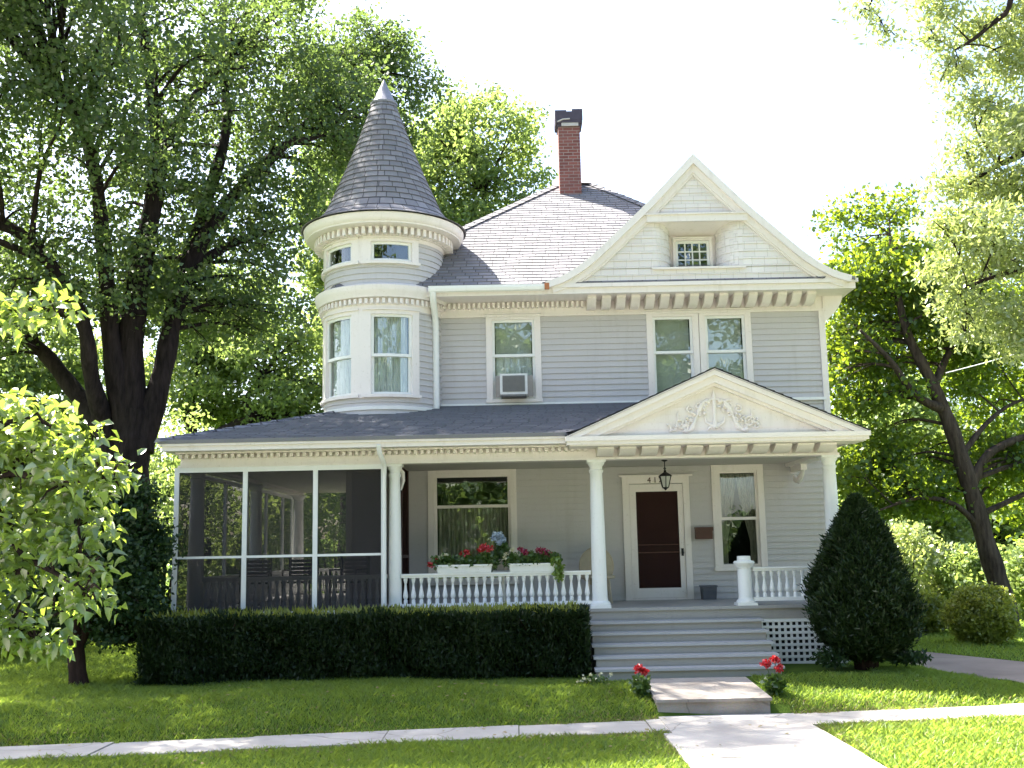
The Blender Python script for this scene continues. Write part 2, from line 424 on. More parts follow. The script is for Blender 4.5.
# ------------------------------------------------------------------ leaf clouds
def leaf_mesh(name, pos, L, W, mat, parent, upbias=0.5, fold=0.0, dirs=None, droop=0.0):
    n = len(pos)
    off = np.array(root_loc(parent)) if parent is not None else np.zeros(3)
    pos = pos - off
    nrm = RNG.normal(size=(n, 3)); nrm /= np.linalg.norm(nrm, axis=1)[:, None]
    nrm[:, 2] += upbias * np.sign(RNG.random(n) + 0.5); nrm /= np.linalg.norm(nrm, axis=1)[:, None]
    t = RNG.normal(size=(n, 3)) if dirs is None else dirs + RNG.normal(size=(n, 3)) * 0.35
    t[:, 2] -= droop
    t -= (t * nrm).sum(1)[:, None] * nrm; t /= np.linalg.norm(t, axis=1)[:, None] + 1e-9
    s = np.cross(nrm, t)
    L = np.broadcast_to(L, n)[:, None] * (0.65 + 0.7 * RNG.random((n, 1))); W = np.broadcast_to(W, n)[:, None] * (L / np.mean(L))
    if fold > 0:
        # six-vertex leaf: folded along its midrib with a pointed, drooping tip
        a = pos; b = pos + t * L * 0.38 - nrm * L * 0.02; tip = pos + t * L - nrm * L * 0.22
        l1 = pos + t * L * 0.28 + s * W * 0.5 + nrm * W * fold; r1 = pos + t * L * 0.28 - s * W * 0.5 + nrm * W * fold
        l2 = pos + t * L * 0.68 + s * W * 0.36 + nrm * (W * fold * 0.6 - L * 0.08); r2 = pos + t * L * 0.68 - s * W * 0.36 + nrm * (W * fold * 0.6 - L * 0.08)
        c = pos + t * L * 0.66 - nrm * L * 0.09
        v = np.stack([a, l1, l2, tip, r2, r1, b, c], 1).reshape(-1, 3)
        fb = np.array([[0, 6, 1, -1], [1, 6, 7, 2], [2, 7, 3, -1], [0, 5, 6, -1], [5, 4, 7, 6], [4, 3, 7, -1]])
        loops = []; tot = []
        base = (np.arange(n) * 8)[:, None]
        order = [[0, 6, 1], [1, 6, 7, 2], [2, 7, 3], [0, 5, 6], [5, 4, 7, 6], [4, 3, 7]]
        flat_o = np.concatenate([np.array(q) for q in order])
        li = (base + flat_o[None, :]).ravel(); lt = np.tile([len(q) for q in order], n)
        nv = 8
    else:
        v = np.stack([pos, pos + t * L * 0.45 + s * W * 0.5, pos + t * L, pos + t * L * 0.45 - s * W * 0.5], 1).reshape(-1, 3)
        li = np.arange(n * 4); lt = np.full(n, 4)
    me = bpy.data.meshes.new(name)
    me.vertices.add(len(v)); me.vertices.foreach_set('co', v.astype(np.float32).ravel())
    me.loops.add(len(li)); me.loops.foreach_set('vertex_index', li.astype(np.int32))
    me.polygons.add(len(lt)); st = np.concatenate([[0], np.cumsum(lt)[:-1]])
    me.polygons.foreach_set('loop_start', st.astype(np.int32)); me.polygons.foreach_set('loop_total', lt.astype(np.int32))
    me.update(calc_edges=True); me.validate()
    me.materials.append(M[mat])
    return link(name, me, parent)

def clump_points(clusters, per_m2, twig=0.28, tw_n=14):
    """leaf positions: twigs scattered through each cluster's volume, leaves round each twig"""
    out = []
    for (x, y, z, r) in clusters:
        n = int(per_m2 * r * r); k = max(3, n // tw_n)
        d = RNG.normal(size=(k, 3)); d /= np.linalg.norm(d, axis=1)[:, None]
        tw = d * (RNG.random((k, 1)) ** 0.45) * r * np.array([1, 1, 0.72])
        q = np.repeat(tw, tw_n, axis=0) + RNG.normal(size=(k * tw_n, 3)) * twig * np.array([1, 1, 0.55])
        out.append(q + np.array([x, y, z]))
    return np.concatenate(out)

def ell_clusters(ells, rmin=0.8, rmax=1.4, shell=0.5, avoid=None):
    out = []
    for (cx, cy, cz, rx, ry, rz, n) in ells:
        k = 0; tries = 0
        while k < n and tries < n * 30:
            tries += 1
            d = RNG.normal(size=3); d /= np.linalg.norm(d)
            f = shell + (1 - shell) * RNG.random() ** 0.6
            p = (cx + d[0] * rx * f, cy + d[1] * ry * f, cz + d[2] * rz * f)
            r = rmin + (rmax - rmin) * RNG.random()
            if avoid and avoid(p, r): continue
            if any((p[0] - q[0]) ** 2 + (p[1] - q[1]) ** 2 + (p[2] - q[2]) ** 2 < (0.55 * (r + q[3])) ** 2 for q in out) and RNG.random() < 0.85: continue
            out.append((*p, r)); k += 1
    return out

def smooth_pts(pts, rad, n=5):
    P = [Vector(p) for p in pts]; o = []; r = []
    for i in range(len(P) - 1):
        p0 = P[max(i - 1, 0)]; p1 = P[i]; p2 = P[i + 1]; p3 = P[min(i + 2, len(P) - 1)]
        for k in range(n):
            t = k / n
            o.append(0.5 * ((2 * p1) + (p2 - p0) * t + (2 * p0 - 5 * p1 + 4 * p2 - p3) * t * t + (3 * p1 - p0 - 3 * p2 + p3) * t ** 3))
            r.append(rad[i] + (rad[i + 1] - rad[i]) * t)
    o.append(P[-1]); r.append(rad[-1])
    return o, r

def tree(name, label, loc, limbs, clusters, L, W, per, leaf, barkm, group=None, twig=0.28, cat='tree', upbias=0.5, fold=0, droop=0.0, tw_n=14, seg=10, twigs=3):
    root = thing(name, label, cat, loc, group)
    mb = MB(); nodes = []
    for pts, rad in limbs:
        p, r = smooth_pts(pts, rad)
        # bark irregularity
        r = [q * (1 + 0.07 * math.sin(i * 1.7 + len(nodes))) for i, q in enumerate(r)]
        mb.tube(p, r, seg)
        nodes += [(a, b) for a, b in zip(p, r)]
    base = [q for q in nodes]
    for (x, y, z, r) in clusters:
        c = Vector((x, y, z))
        best = min(base, key=lambda q: (q[0] - c).length + max(0, q[0].z - c.z) * 1.5)
        a = best[0]; ln = (c - a).length
        mid = a.lerp(c, 0.5) + Vector((random.uniform(-.1, .1), random.uniform(-.1, .1), 0.12)) * ln
        r0 = min(best[1] * 0.7, 0.025 + 0.016 * ln)
        p, rr_ = smooth_pts([a, mid, c], [r0, r0 * 0.6, 0.012], 4)
        mb.tube(p, rr_, 5, cap=False)
        for _ in range(twigs):
            e = c + Vector([max(-1.2, min(1.2, random.gauss(0, q))) for q in (1, 1, .7)]) * r * 0.6
            s0 = p[random.randint(3, len(p) - 1)]
            mb.tube([s0, s0.lerp(e, .5) + Vector((0, 0, .05)), e], [0.014, 0.010, 0.005], 4, cap=False)
    mb.build('trunk', barkm, root, True)
    pts = clump_points(clusters, per, twig, tw_n)
    leaf_mesh('crown', pts, L, W, leaf, root, upbias, fold, droop=droop)
    return root
# ------------------------------------------------------------------ setting: ground, walks
def sstep(a, b, x):
    t = min(1, max(0, (x - a) / (b - a))); return t * t * (3 - 2 * t)
def y_front(x): return -6.72 + 0.14 * max(-30, min(30, x))
def y_back(x): return y_front(x) + 0.82
def hgt(x, y):
    s = y - y_back(x)
    h = -0.16 + 0.09 * sstep(0, 0.3, s) + 0.19 * sstep(0.0, 1.3, s)
    h -= 0.4 * sstep(-12.6, -13.6, y) if y < -12.6 else 0
    h -= 0.17 * sstep(5.2, 6.6, x) * sstep(-6.0, -3.0, y)
    if y > 8: h += 0.02 * (y - 8) * sstep(8, 40, y)
    h += 0.02 * math.sin(x * 0.9 + y * 0.6) * sstep(0.5, 2, abs(s + 0.4))
    return h

def axis(lo, hi, st, far):
    a = list(np.arange(lo, hi + 1e-6, st))
    return [-f for f in reversed(far)] + a + far
xs = axis(-16, 16, 0.3, [20, 28, 40, 70, 150, 400])
ys = axis(-16, 12, 0.2, [20, 28, 40, 70, 150, 400])
mb = MB(); nx = len(xs)
mb.v = [(x, y, hgt(x, y)) for y in ys for x in xs]
mb.f = [(j * nx + i, j * nx + i + 1, (j + 1) * nx + i + 1, (j + 1) * nx + i) for j in range(len(ys) - 1) for i in range(nx - 1)]
structure(mb.build('ground', 'ground', smooth='all'))

mb = MB(); x = -36.0; k = 0
while x < 36:
    x2 = x + 1.5; dz = 0.006 * math.sin(k * 2.3)
    a, b = x + 0.006, x2 - 0.006
    top = -0.135 + dz
    P = [(a, y_front(a)), (b, y_front(b)), (b, y_back(b)), (a, y_back(a))]
    mb.add([(p[0], p[1], top) for p in P] + [(p[0], p[1], -0.4) for p in P],
           [(0, 1, 2, 3), (7, 6, 5, 4), (0, 4, 5, 1), (1, 5, 6, 2), (2, 6, 7, 3), (3, 7, 4, 0)])
    x = x2; k += 1
structure(mb.build('sidewalk', 'concrete'))
mb = MB(); y = -14.0; k = 0
while y < -5.49:
    y2 = min(y + 1.45, -5.48)
    mb.box(1.68 - 0.10 * (y < -7.2), 3.32, y + 0.006, y2 - 0.006, -0.4, -0.122 + 0.003 * math.sin(k * 1.9)); y = y2; k += 1
structure(mb.build('front_walk', 'concrete'))
mb = MB()
mb.box(1.69, 3.05, -5.46, -4.02, -0.3, 0.035)
mb.add([(1.67, -5.5, .03), (3.07, -5.5, .03), (3.07, -4.0, .06), (1.67, -4.0, .06), (1.67, -5.5, .065), (3.07, -5.5, .065), (3.07, -4.0, .145), (1.67, -4.0, .145)], [(0, 3, 2, 1), (4, 5, 6, 7), (0, 1, 5, 4), (1, 2, 6, 5), (2, 3, 7, 6), (3, 0, 4, 7)])
st = mb.build('entry_slab', 'slab'); structure(st)
mb = MB(); mb.box(-80, 80, -26, -13.2, -0.5, -0.25); structure(mb.build('street', 'concrete'))
# driveway along the house's right side
DR = [((7.4, -12.0), (9.6, -12.0)), ((7.3, -8), (9.4, -8)), ((7.1, -5.2), (9.2, -5.2)), ((6.65, -3.5), (8.75, -3.2)), ((6.1, -1.5), (8.1, -1.2)), ((6.0, 0.2), (7.3, 0.4)), ((5.9, 1.2), (6.8, 1.4)), ((5.9, 2.4), (6.2, 2.4))]
def drive_at(y):
    for (l0, r0), (l1, r1) in zip(DR, DR[1:]):
        if l0[1] <= y <= l1[1]:
            t = (y - l0[1]) / (l1[1] - l0[1]); return l0[0] + (l1[0] - l0[0]) * t, r0[0] + (r1[0] - r0[0]) * t
    return None
mb = MB(); vs = []; N = 60
for i in range(N + 1):
    y = -4.95 + (2.3 + 4.95) * i / N; a, b = drive_at(y)
    for q in range(9):
        x = a + (b - a) * q / 8; vs.append((x, y, hgt(x, y) + 0.035 + 0.012 * math.sin(q * 0.4 + 0.3)))
mb.add(vs, [(i * 9 + q, i * 9 + q + 1, (i + 1) * 9 + q + 1, (i + 1) * 9 + q) for i in range(N) for q in range(8)])
structure(mb.build('driveway', 'drive', smooth='all'))

# ------------------------------------------------------------------ the house
house = thing('victorian_house', 'pale grey Victorian house with round corner turret, screened porch and pedimented entry', 'house', (1.3, 3.6, 0.12))
H = house
def fmap(Y): return lambda u, z, d: (u, Y - d, z)
def rmap(X): return lambda u, z, d: (X + d, u, z)
def lmap(X): return lambda u, z, d: (X - d, u, z)
TX, TY, TR = -2.30, 0.25, 1.065
def tmap(R): return lambda u, z, d: (TX + (R + d) * math.sin(u), TY - (R + d) * math.cos(u), z)

def cut(u0, u1, spans):
    iv = [(u0, u1)]
    for a, b in spans:
        nv = []
        for p, q in iv:
            if b <= p or a >= q: nv.append((p, q)); continue
            if a > p: nv.append((p, a))
            if b < q: nv.append((b, q))
        iv = nv
    return [(p, q) for p, q in iv if q - p > 1e-4]

def siding(mb, mp, u0, u1, z0, z1, holes=(), h=0.105, proj=0.021, du=None, ext=None, back=0.14):
    """lapped boards as real wedges over a solid wall with the openings left out"""
    def spans(a, b):
        zm = (a + b) / 2
        e0, e1 = (u0, u1) if ext is None else ext(zm)
        for p, q in cut(e0, e1, [(ho[0], ho[1]) for ho in holes if ho[2] < zm < ho[3]]):
            pa = pb = p; qa = qb = q
            if ext is not None:
                if p == e0: pa, pb = ext(a)[0], ext(b)[0]
                if q == e1: qa, qb = ext(a)[1], ext(b)[1]
            yield pa, qa, pb, qb
    z = z0
    while z < z1 - 1e-4:
        zt = min(z + h, z1)
        cuts = sorted({z, zt} | {q for ho in holes for q in ho[2:4] if z < q < zt})
        for a, b in zip(cuts, cuts[1:]):
            for pa, qa, pb, qb in spans(a, b):
                n = 1 if du is None else max(1, int((qa - pa) / du + 0.5))
                da = proj * (1 - (a - z) / h) + 0.001; db = proj * (1 - (b - z) / h) + 0.001
                vs = []
                for i in range(n + 1):
                    u = pa + (qa - pa) * i / n; w = pb + (qb - pb) * i / n
                    vs += [mp(u, a, 0), mp(u, a, da), mp(w, b, db)]
                fs = []
                for i in range(n):
                    k = 3 * i
                    fs += [(k, k + 3, k + 4, k + 1), (k + 1, k + 4, k + 5, k + 2)]
                mb.add(vs, fs)
        z = zt
    if back:
        zc = sorted({z0, z1} | {q for ho in holes for q in ho[2:4] if z0 < q < z1})
        if ext is not None: zc = sorted(set(zc) | set(np.linspace(z0, z1, 24).tolist()))
        for a, b in zip(zc, zc[1:]):
            for pa, qa, pb, qb in spans(a, b):
                if ext is None:
                    n = 1 if du is None else max(1, int((qa - pa) / du + 0.5))
                    mb.mbox(mp, pa, qa, a, b, -back, -0.001, n)
                else:
                    mb.quad(mp(pa, a, -.001), mp(qa, a, -.001), mp(qb, b, -.001), mp(pb, b, -.001))
                    mb.quad(mp(pb, b, -back), mp(qb, b, -back), mp(qa, a, -back), mp(pa, a, -back))

# windows: casing (the part) > sash, pane, curtain
def curtain(mp, u0, u1, z0, z1, d, mat, parent, folds=14, amp=0.02, shape=None, name='curtain', us=1.0):
    mb = MB(); n = folds * 6; m = 8; vs = []
    for j in range(m + 1):
        t = j / m; z = z1 + (z0 - z1) * t
        a, b = (u0, u1) if shape is None else shape(t)
        for i in range(n + 1):
            u = a + (b - a) * i / n
            vs.append(mp(u, z, d + amp * math.sin(i / n * folds * 6.283 + 0.6 * math.sin(t * 2 + i))))
    mb.add(vs, [(j * (n + 1) + i, j * (n + 1) + i + 1, (j + 1) * (n + 1) + i + 1, (j + 1) * (n + 1) + i) for j in range(m) for i in range(n)])
    return mb.build(name, mat, parent, 'all')

def window(mp, u0, u1, z0, z1, cw=0.11, ct=0.10, sill=0.06, split=None, scale=1.0, n=1, glass='glass', parent=None, casing=True, sashmat='white', trim='trim', cuts=None, muntins=None):
    """u0..z1 is the outside of the sash; scale turns metres into u"""
    c = cw / scale; mb = MB(); parent = parent or H
    if casing:
        mb.mbox(mp, u0 - c, u0, z0, z1, -0.10, 0.035, 2 if n > 1 else 1)
        mb.mbox(mp, u1, u1 + c, z0, z1, -0.10, 0.035, 2 if n > 1 else 1)
        mb.mbox(mp, u0 - c, u1 + c, z1, z1 + ct, -0.10, 0.038, n)
        mb.mbox(mp, u0 - c * 1.08, u1 + c * 1.08, z1 + ct, z1 + ct + 0.025, -0.02, 0.07, n)
        mb.mbox(mp, u0 - c * 1.12, u1 + c * 1.12, z0 - sill, z0, -0.10, 0.075, n)
    else:
        mb.mbox(mp, u0, u1, z0 - 0.02, z0, -0.10, 0.03, n)
    w = mb.build('window', trim, parent)
    st = 0.045 / scale
    sb = MB()
    def sash(a, b, za, zb, d):
        sb.mbox(mp, a, a + st, za, zb, d - 0.035, d, 1); sb.mbox(mp, b - st, b, za, zb, d - 0.035, d, 1)
        sb.mbox(mp, a + st, b - st, zb - 0.045, zb, d - 0.034, d - 0.001, n); sb.mbox(mp, a + st, b - st, za, za + 0.05, d - 0.034, d - 0.001, n)
    pb = MB()
    def pane(a, b, za, zb, d): pb.mbox(mp, a + st * .7, b - st * .7, za + 0.03, zb - 0.03, d - 0.021, d - 0.016, n)
    if split:
        sash(u0, u1, split - 0.02, z1, 0.0); pane(u0, u1, split - 0.02, z1, 0.0)
        sash(u0, u1, z0, split + 0.025, -0.037); pane(u0, u1, z0, split + 0.025, -0.037)
    else:
        sash(u0, u1, z0, z1, -0.01); pane(u0, u1, z0, z1, -0.01)
    if muntins:
        a, b = muntins
        for i in range(1, a):
            u = u0 + st + (u1 - u0 - 2 * st) * i / a; sb.mbox(mp, u - 0.011, u + 0.011, z0 + .05, z1 - .045, -0.04, -0.012)
        for j in range(1, b):
            z = z0 + .05 + (z1 - z0 - .095) * j / b; sb.mbox(mp, u0 + st, u1 - st, z - 0.011, z + 0.011, -0.041, -0.011)
    sb.build('sash', sashmat, w); pb.build('pane', glass, w)
    return w

F0 = fmap(0.0)
# foundation, walls
mb = MB()
holes_front = [(-1.50, 0.02, 1.34, 3.31), (1.90, 3.05, 1.0, 3.12), (3.47, 4.36, 1.49, 3.29), (-0.44, 0.52, 4.49, 6.06), (2.44, 4.29, 4.51, 6.06)]
siding(mb, F0, -2.88, 5.52, 1.0, 6.03, holes_front)
siding(mb, rmap(5.60), 0.0, 7.6, 1.0, 6.03)
siding(mb, lmap(-2.88), 0.0, 7.6, 1.0, 6.03)
mb.box(-2.88, 5.60, 7.46, 7.62, 1.0, 6.03)
mb.build('wall', 'siding', H)
mb = MB(); mb.box(-2.8, 5.55, 0.02, 7.5, -0.2, 0.995); mb.build('foundation', 'stone', H)
mb = MB(); mb.box(-2.7, 5.4, 0.9, 0.95, 1.0, 6.2); mb.box(-2.7, 5.4, 0.16, 0.9, 3.7, 3.75); mb.box(-2.7, 5.4, .16, .9, 1.0, 1.02); mb.build('room_shade_sheet', 'dark', H)  # near-black sheets, the unlit room's shade is in their colour
mb = MB(); mb.box(5.52, 5.625, -0.045, 0.10, 0.95, 6.05); mb.build('corner_board', 'trim', H)
mb = MB(); mb.box(-2.945, -2.84, -0.045, 0.08, 0.95, 3.3); mb.build('corner_board', 'trim', H)

# ------- upper windows
w = window(F0, -0.34, 0.42, 4.54, 5.98, split=5.33)
curtain(F0, -0.28, 0.36, 4.98, 5.36, -0.09, 'lace', w, 5, 0.006, name='shade')
curtain(F0, -0.28, 0.36, 5.36, 5.95, -0.12, 'blind', w, 1, 0.002, name='blind')
for a, b in ((2.54, 3.25), (3.48, 4.19)):
    w = window(F0, a, b, 4.56, 5.98, split=5.33)
    curtain(F0, a + .05, b - .05, 4.6, 5.95, -0.12, 'blind', w, 2, 0.003, name='blind')
# ------- porch windows
w = window(F0, -1.40, -0.07, 1.38, 3.22, split=2.66, glass='glass_dark', sashmat='trim')
curtain(F0, -1.34, -0.13, 1.40, 2.70, -0.13, 'lace_dim', w, 16, 0.02)
w = window(F0, 3.57, 4.26, 1.53, 3.20, split=2.36, glass='glass_dark', sashmat='trim')
def shl(t): return (3.60, 3.60 + (0.32 - 0.20 * min(1, t / 0.75) ** 1.3))
def shr(t): return (4.23 - (0.32 - 0.20 * min(1, t / 0.75) ** 1.3), 4.23)
curtain(F0, 0, 0, 1.58, 3.15, -0.12, 'lace_dim', w, 7, 0.016, shl); curtain(F0, 0, 0, 1.58, 3.15, -0.12, 'lace_dim', w, 7, 0.016, shr)
# ------- door
mb = MB()
mb.box(1.89, 2.01, -0.05, 0.05, 1.0, 3.0); mb.box(2.95, 3.06, -0.05, 0.05, 1.0, 3.0); mb.box(1.89, 3.06, -0.052, 0.05, 3.0, 3.12)
mb.box(1.83, 3.12, -0.10, 0.05, 3.12, 3.15); mb.box(2.01, 2.95, -0.06, 0.05, 1.0, 1.03)
dc = mb.build('door_casing', 'trim', H)
mb = MB(); x0, x1 = 2.015, 2.945
mb.box(x0, 2.125, -0.03, 0.01, 1.035, 2.99); mb.box(2.855, x1, -0.03, 0.01, 1.035, 2.99)
mb.box(2.125, 2.855, -0.029, 0.009, 2.86, 2.99); mb.box(2.125, 2.855, -0.029, 0.009, 1.035, 1.20)
door = mb.build('door', 'trim', H)
mb = MB(); mb.box(2.12, 2.86, -0.012, -0.008, 1.19, 2.87); mb.build('screen', 'screen_door', door)
mb = MB(); mb.box(2.125, 2.855, -0.024, -0.013, 1.80, 1.815); mb.box(2.125, 2.855, -0.024, -0.013, 1.935, 1.945); mb.build('cross_bar', 'brown', door)
mb = MB(); mb.box(2.02, 2.94, 0.05, 0.09, 1.0, 2.98); mb.build('inner_panel', 'doorbrown', door)
mb = MB(); mb.lathe([(0.0, 1.77), (0.022, 1.775), (0.024, 1.80), (0.012, 1.83), (0, 1.835)], 2.90, -0.07, 10); mb.tube([(2.90, -0.07, 1.80), (2.90, -0.03, 1.80)], 0.012, 6); mb.box(2.88, 2.92, -0.036, -0.03, 1.74, 1.87); mb.build('handle', 'black', door, True)
# house number on the head casing
for ch, dx in (('4', 2.33), ('1', 2.435), ('2', 2.525)):
    cu = bpy.data.curves.new('digit', 'FONT'); cu.body = ch; cu.size = 0.135; cu.extrude = 0.004
    tmp = bpy.data.objects.new('digit', cu); COL.objects.link(tmp); bpy.context.view_layer.update()
    me = bpy.data.meshes.new_from_object(tmp.evaluated_get(bpy.context.evaluated_depsgraph_get())); me.name = 'house_number'
    bpy.data.objects.remove(tmp)
    me.materials.clear(); me.materials.append(M['brown'])
    o = link('house_number', me, dc)
    o.location = Vector((dx, -0.058, 3.015)) - H.location; o.rotation_euler = (R_(90), 0, 0)

# ------- main cornice
mb = MB(); mb.box(-1.5, 5.6, -0.03, 0.0, 6.03, 6.30); mb.box(-1.5, 5.6, -0.055, -0.03, 6.03, 6.075); mb.build('frieze', 'trim', H)
mb = MB()
mb.box(-3.02, 5.97, -0.60, 0.0, 6.295, 6.315); mb.box(5.6, 5.97, 0.0, 8.0, 6.295, 6.315); mb.box(-3.02, -2.88, 0, 8.0, 6.295, 6.315); mb.box(-3.02, 5.97, 7.6, 8.0, 6.296, 6.316)
mb.build('soffit', 'trim', H)
mb = MB()
mb.box(0.64, 6.02, -0.645, -0.58, 6.29, 6.445); mb.box(0.60, 6.06, -0.69, -0.645, 6.395, 6.462)
mb.box(5.965, 6.015, -0.58, 8.05, 6.29, 6.445); mb.box(-3.05, 6.02, 8.0, 8.05, 6.29, 6.44); mb.box(-3.06, -3.02, -0.58, 8.0, 6.29, 6.44)
mb.box(-3.06, 0.64, -0.625, -0.58, 6.29, 6.40)
mb.build('fascia', 'trim', H)
# half round gutter left of the gable
mb = MB(); prof = [(-0.62, 6.455), (-0.62, 6.40), (-0.64, 6.36), (-0.68, 6.345), (-0.72, 6.365), (-0.735, 6.41), (-0.735, 6.455), (-0.72, 6.455), (-0.70, 6.38), (-0.65, 6.37), (-0.635, 6.455)]
n = len(prof)
mb.add([(-1.42, y, z) for y, z in prof] + [(0.60, y, z) for y, z in prof], [(i, (i + 1) % n, n + (i + 1) % n, n + i) for i in range(n)] + [tuple(reversed(range(n))), tuple(range(n, 2 * n))])
gut = mb.build('gutter', 'white', H)
mb = MB(); mb.box(0.598, 0.68, -0.742, -0.694, 6.36, 6.47); mb.build('gutter_end_cap', 'rust', gut)
mb = MB(); x = -1.38
while x < 1.28: mb.box(x, x + 0.045, -0.11, -0.03, 6.18, 6.285); x += 0.088
mb.build('dentil_band', 'trim', H)['kind'] = 'stuff'
def bracket(parent, x0, x1, yf, yb, z0, z1, mat='trim'):
    mb = MB(); pr = [(yb, z0)]
    for i in range(7):
        t = i / 6; pr.append((yb + (yf - yb) * (0.35 + 0.65 * t), z0 + (z1 - z0) * 0.75 * t ** 1.8))
    pr += [(yf, z1), (yb, z1)]
    k = len(pr)
    mb.add([(x0, y, z) for y, z in pr] + [(x1, y, z) for y, z in pr], [tuple(range(k)), tuple(reversed(range(k, 2 * k)))] + [(i, i + k, (i + 1) % k + k, (i + 1) % k) for i in range(k)])
    return mb.build('bracket', mat, parent)
for i in range(16):
    x = 1.36 + i * 0.258; bracket(H, x, x + 0.155, -0.46, -0.03, 6.115, 6.293)
# big cove under the right eave
mb = MB(); pr = [(5.60, 5.80)] + [(5.60 + 0.36 * math.sin(t * math.pi / 2 / 8) ** 1.4, 5.80 + 0.50 * (1 - math.cos(t * math.pi / 2 / 8)) ** 0.7) for t in range(1, 9)] + [(5.60, 6.30)]
mb.prism(pr, -0.05, 7.6); mb.build('eave_cove', 'trim', H)

# ------- roofs in lapped courses
def slope(mb, bl, br, tr, tl, h=0.135, lift=0.012, under=0.05, tex=None):
    bl, br, tr, tl = map(Vector, (bl, br, tr, tl))
    nrm = (br - bl).cross(tl - bl).normalized()
    if nrm.z < 0: nrm = -nrm
    L = max((tl - bl).length, (tr - br).length); n = max(1, int(((bl + br) / 2 - (tl + tr) / 2).length / h))
    k0 = round(abs(bl.x + bl.y * 3))
    for i in range(n):
        a, b = i / n, (i + 1) / n
        p0 = bl.lerp(tl, a) + nrm * lift; p1 = br.lerp(tr, a) + nrm * lift; p2 = br.lerp(tr, b) + nrm * 0.001; p3 = bl.lerp(tl, b) + nrm * 0.001
        mb.quad(p0, p1, p2, p3); mb.quad(p0 - nrm * lift, p1 - nrm * lift, p1, p0)
        if mb.uv is None: mb.uv = []
        ed = (br - bl).normalized(); u = [(q - bl).dot(ed) + k0 for q in (p0, p1, p2, p3)]; v0 = (i + k0 * 10) * 0.125
        mb.uv += [(u[0], v0 + .002), (u[1], v0 + .002), (u[2], v0 + .123), (u[3], v0 + .123)] + [(0.05, .06)] * 4
    if under:
        d = nrm * under
        mb.quad(bl - d, tl - d, tr - d, br - d); mb.quad(bl - d, br - d, br, bl)
        mb.uv += [(0.05, .06)] * 8
def cap_line(mb, a, b, w=0.13, step=0.22):
    a, b = Vector(a), Vector(b); n = max(1, int((b - a).length / step)); t = (b - a).normalized(); s = t.cross(Vector((0, 0, 1))).normalized(); u = s.cross(t)
    for i in range(n):
        p = a.lerp(b, i / n) + u * 0.03; q = a.lerp(b, (i + 1) / n) + u * 0.018
        mb.add([p - s * w - u * 0.05, p + u * 0.012, p + s * w - u * 0.05, q - s * w - u * 0.05, q + u * 0.012, q + s * w - u * 0.05], [(0, 1, 4, 3), (1, 2, 5, 4), (0, 2, 1)])
EZ = 6.47; A1 = (1.10, 3.6, 9.76); A2 = (1.80, 3.6, 9.76)
c1, c2, c3, c4 = (-3.08, -0.66, EZ), (5.50, -0.66, EZ), (5.50, 8.06, EZ), (-3.08, 8.06, EZ)
mb = MB(); slope(mb, c1, c2, A2, A1); slope(mb, c2, c3, A2, A2); slope(mb, c3, c4, A1, A2); slope(mb, c4, c1, A1, A1)
rf = mb.build('main_roof', 'roof', H)
mb = MB()
for a, b in ((c1, A1), (c2, A2), (c3, A2), (c4, A1), (A1, A2)): cap_line(mb, a, b)
mb.build('ridge_cap', 'roof', rf)

# ------- big gable with a bell-cast rake
GX, GY = 3.28, -0.60
RAKE = [(0, 8.75), (0.44, 8.29), (0.88, 7.835), (1.31, 7.43), (1.745, 7.025), (1.96, 6.845), (2.16, 6.705), (2.42, 6.565), (2.72, 6.475)]
def dense(pts, k=4):
    p, _ = smooth_pts([(a, 0, b) for a, b in pts], [0] * len(pts), k); return [(q.x, q.z) for q in p]
RK = dense(RAKE)
def offs(curve, d):
    o = []
    for i, (x, z) in enumerate(curve):
        a = curve[max(0, i - 1)]; b = curve[min(len(curve) - 1, i + 1)]
        tx, tz = b[0] - a[0], b[1] - a[1]; l = math.hypot(tx, tz); nx_, nz_ = tz / l, -tx / l
        if i == 0: zt = z - d * l / tx
        o.append((x + nx_ * d, z + nz_ * d) if i and x + nx_ * d > 0 else (0, zt))
    return o
mb = MB(); ro = offs(RK, -0.05)
for sgn in (-1, 1):
    for i in range(len(RK) - 1):
        (xa, za), (xb, zb) = RK[i], RK[i + 1]
        yb = 2.9
        A = (GX + sgn * xb, GY - 0.13, zb + .014); B = (GX + sgn * xb, yb, zb + .014); C = (GX + sgn * xa, yb, za + .002); D = (GX + sgn * xa, GY - 0.13, za + .002)
        mb.quad(*( (A, B, C, D) if sgn > 0 else (B, A, D, C)))
        mb.quad((GX + sgn * xb, GY - 0.13, zb - .05), A, D, (GX + sgn * xa, GY - 0.13, za - .05))
        mb.quad((GX + sgn * xb, GY - 0.13, zb - .05), (GX + sgn * xb, yb, zb - .05), (GX + sgn * xa, yb, za - .05), (GX + sgn * xa, GY - 0.13, za - .05))
mb.build('gable_roof', 'roof', H)
def rake_strip(mb, curve, d0, d1, y0, y1, cx):
    a, b = offs(curve, d0), offs(curve, d1)
    for sgn in (-1, 1):
        for i in range(len(curve) - 1):
            q = [(cx + sgn * a[i][0], a[i][1]), (cx + sgn * a[i + 1][0], a[i + 1][1]), (cx + sgn * b[i + 1][0], b[i + 1][1]), (cx + sgn * b[i][0], b[i][1])]
            mb.prism(q, y0, y1)
mb = MB(); rake_strip(mb, RK[:-1], -0.008, 0.11, GY - 0.14, GY + 0.02, GX); rake_strip(mb, RK[:-2], 0.11, 0.21, GY - 0.075, GY + 0.02, GX); rake_strip(mb, RK[:-3], 0.21, 0.245, GY - 0.05, GY + 0.02, GX)
mb.build('rake_board', 'trim', H)
inner = offs(RK, 0.20)
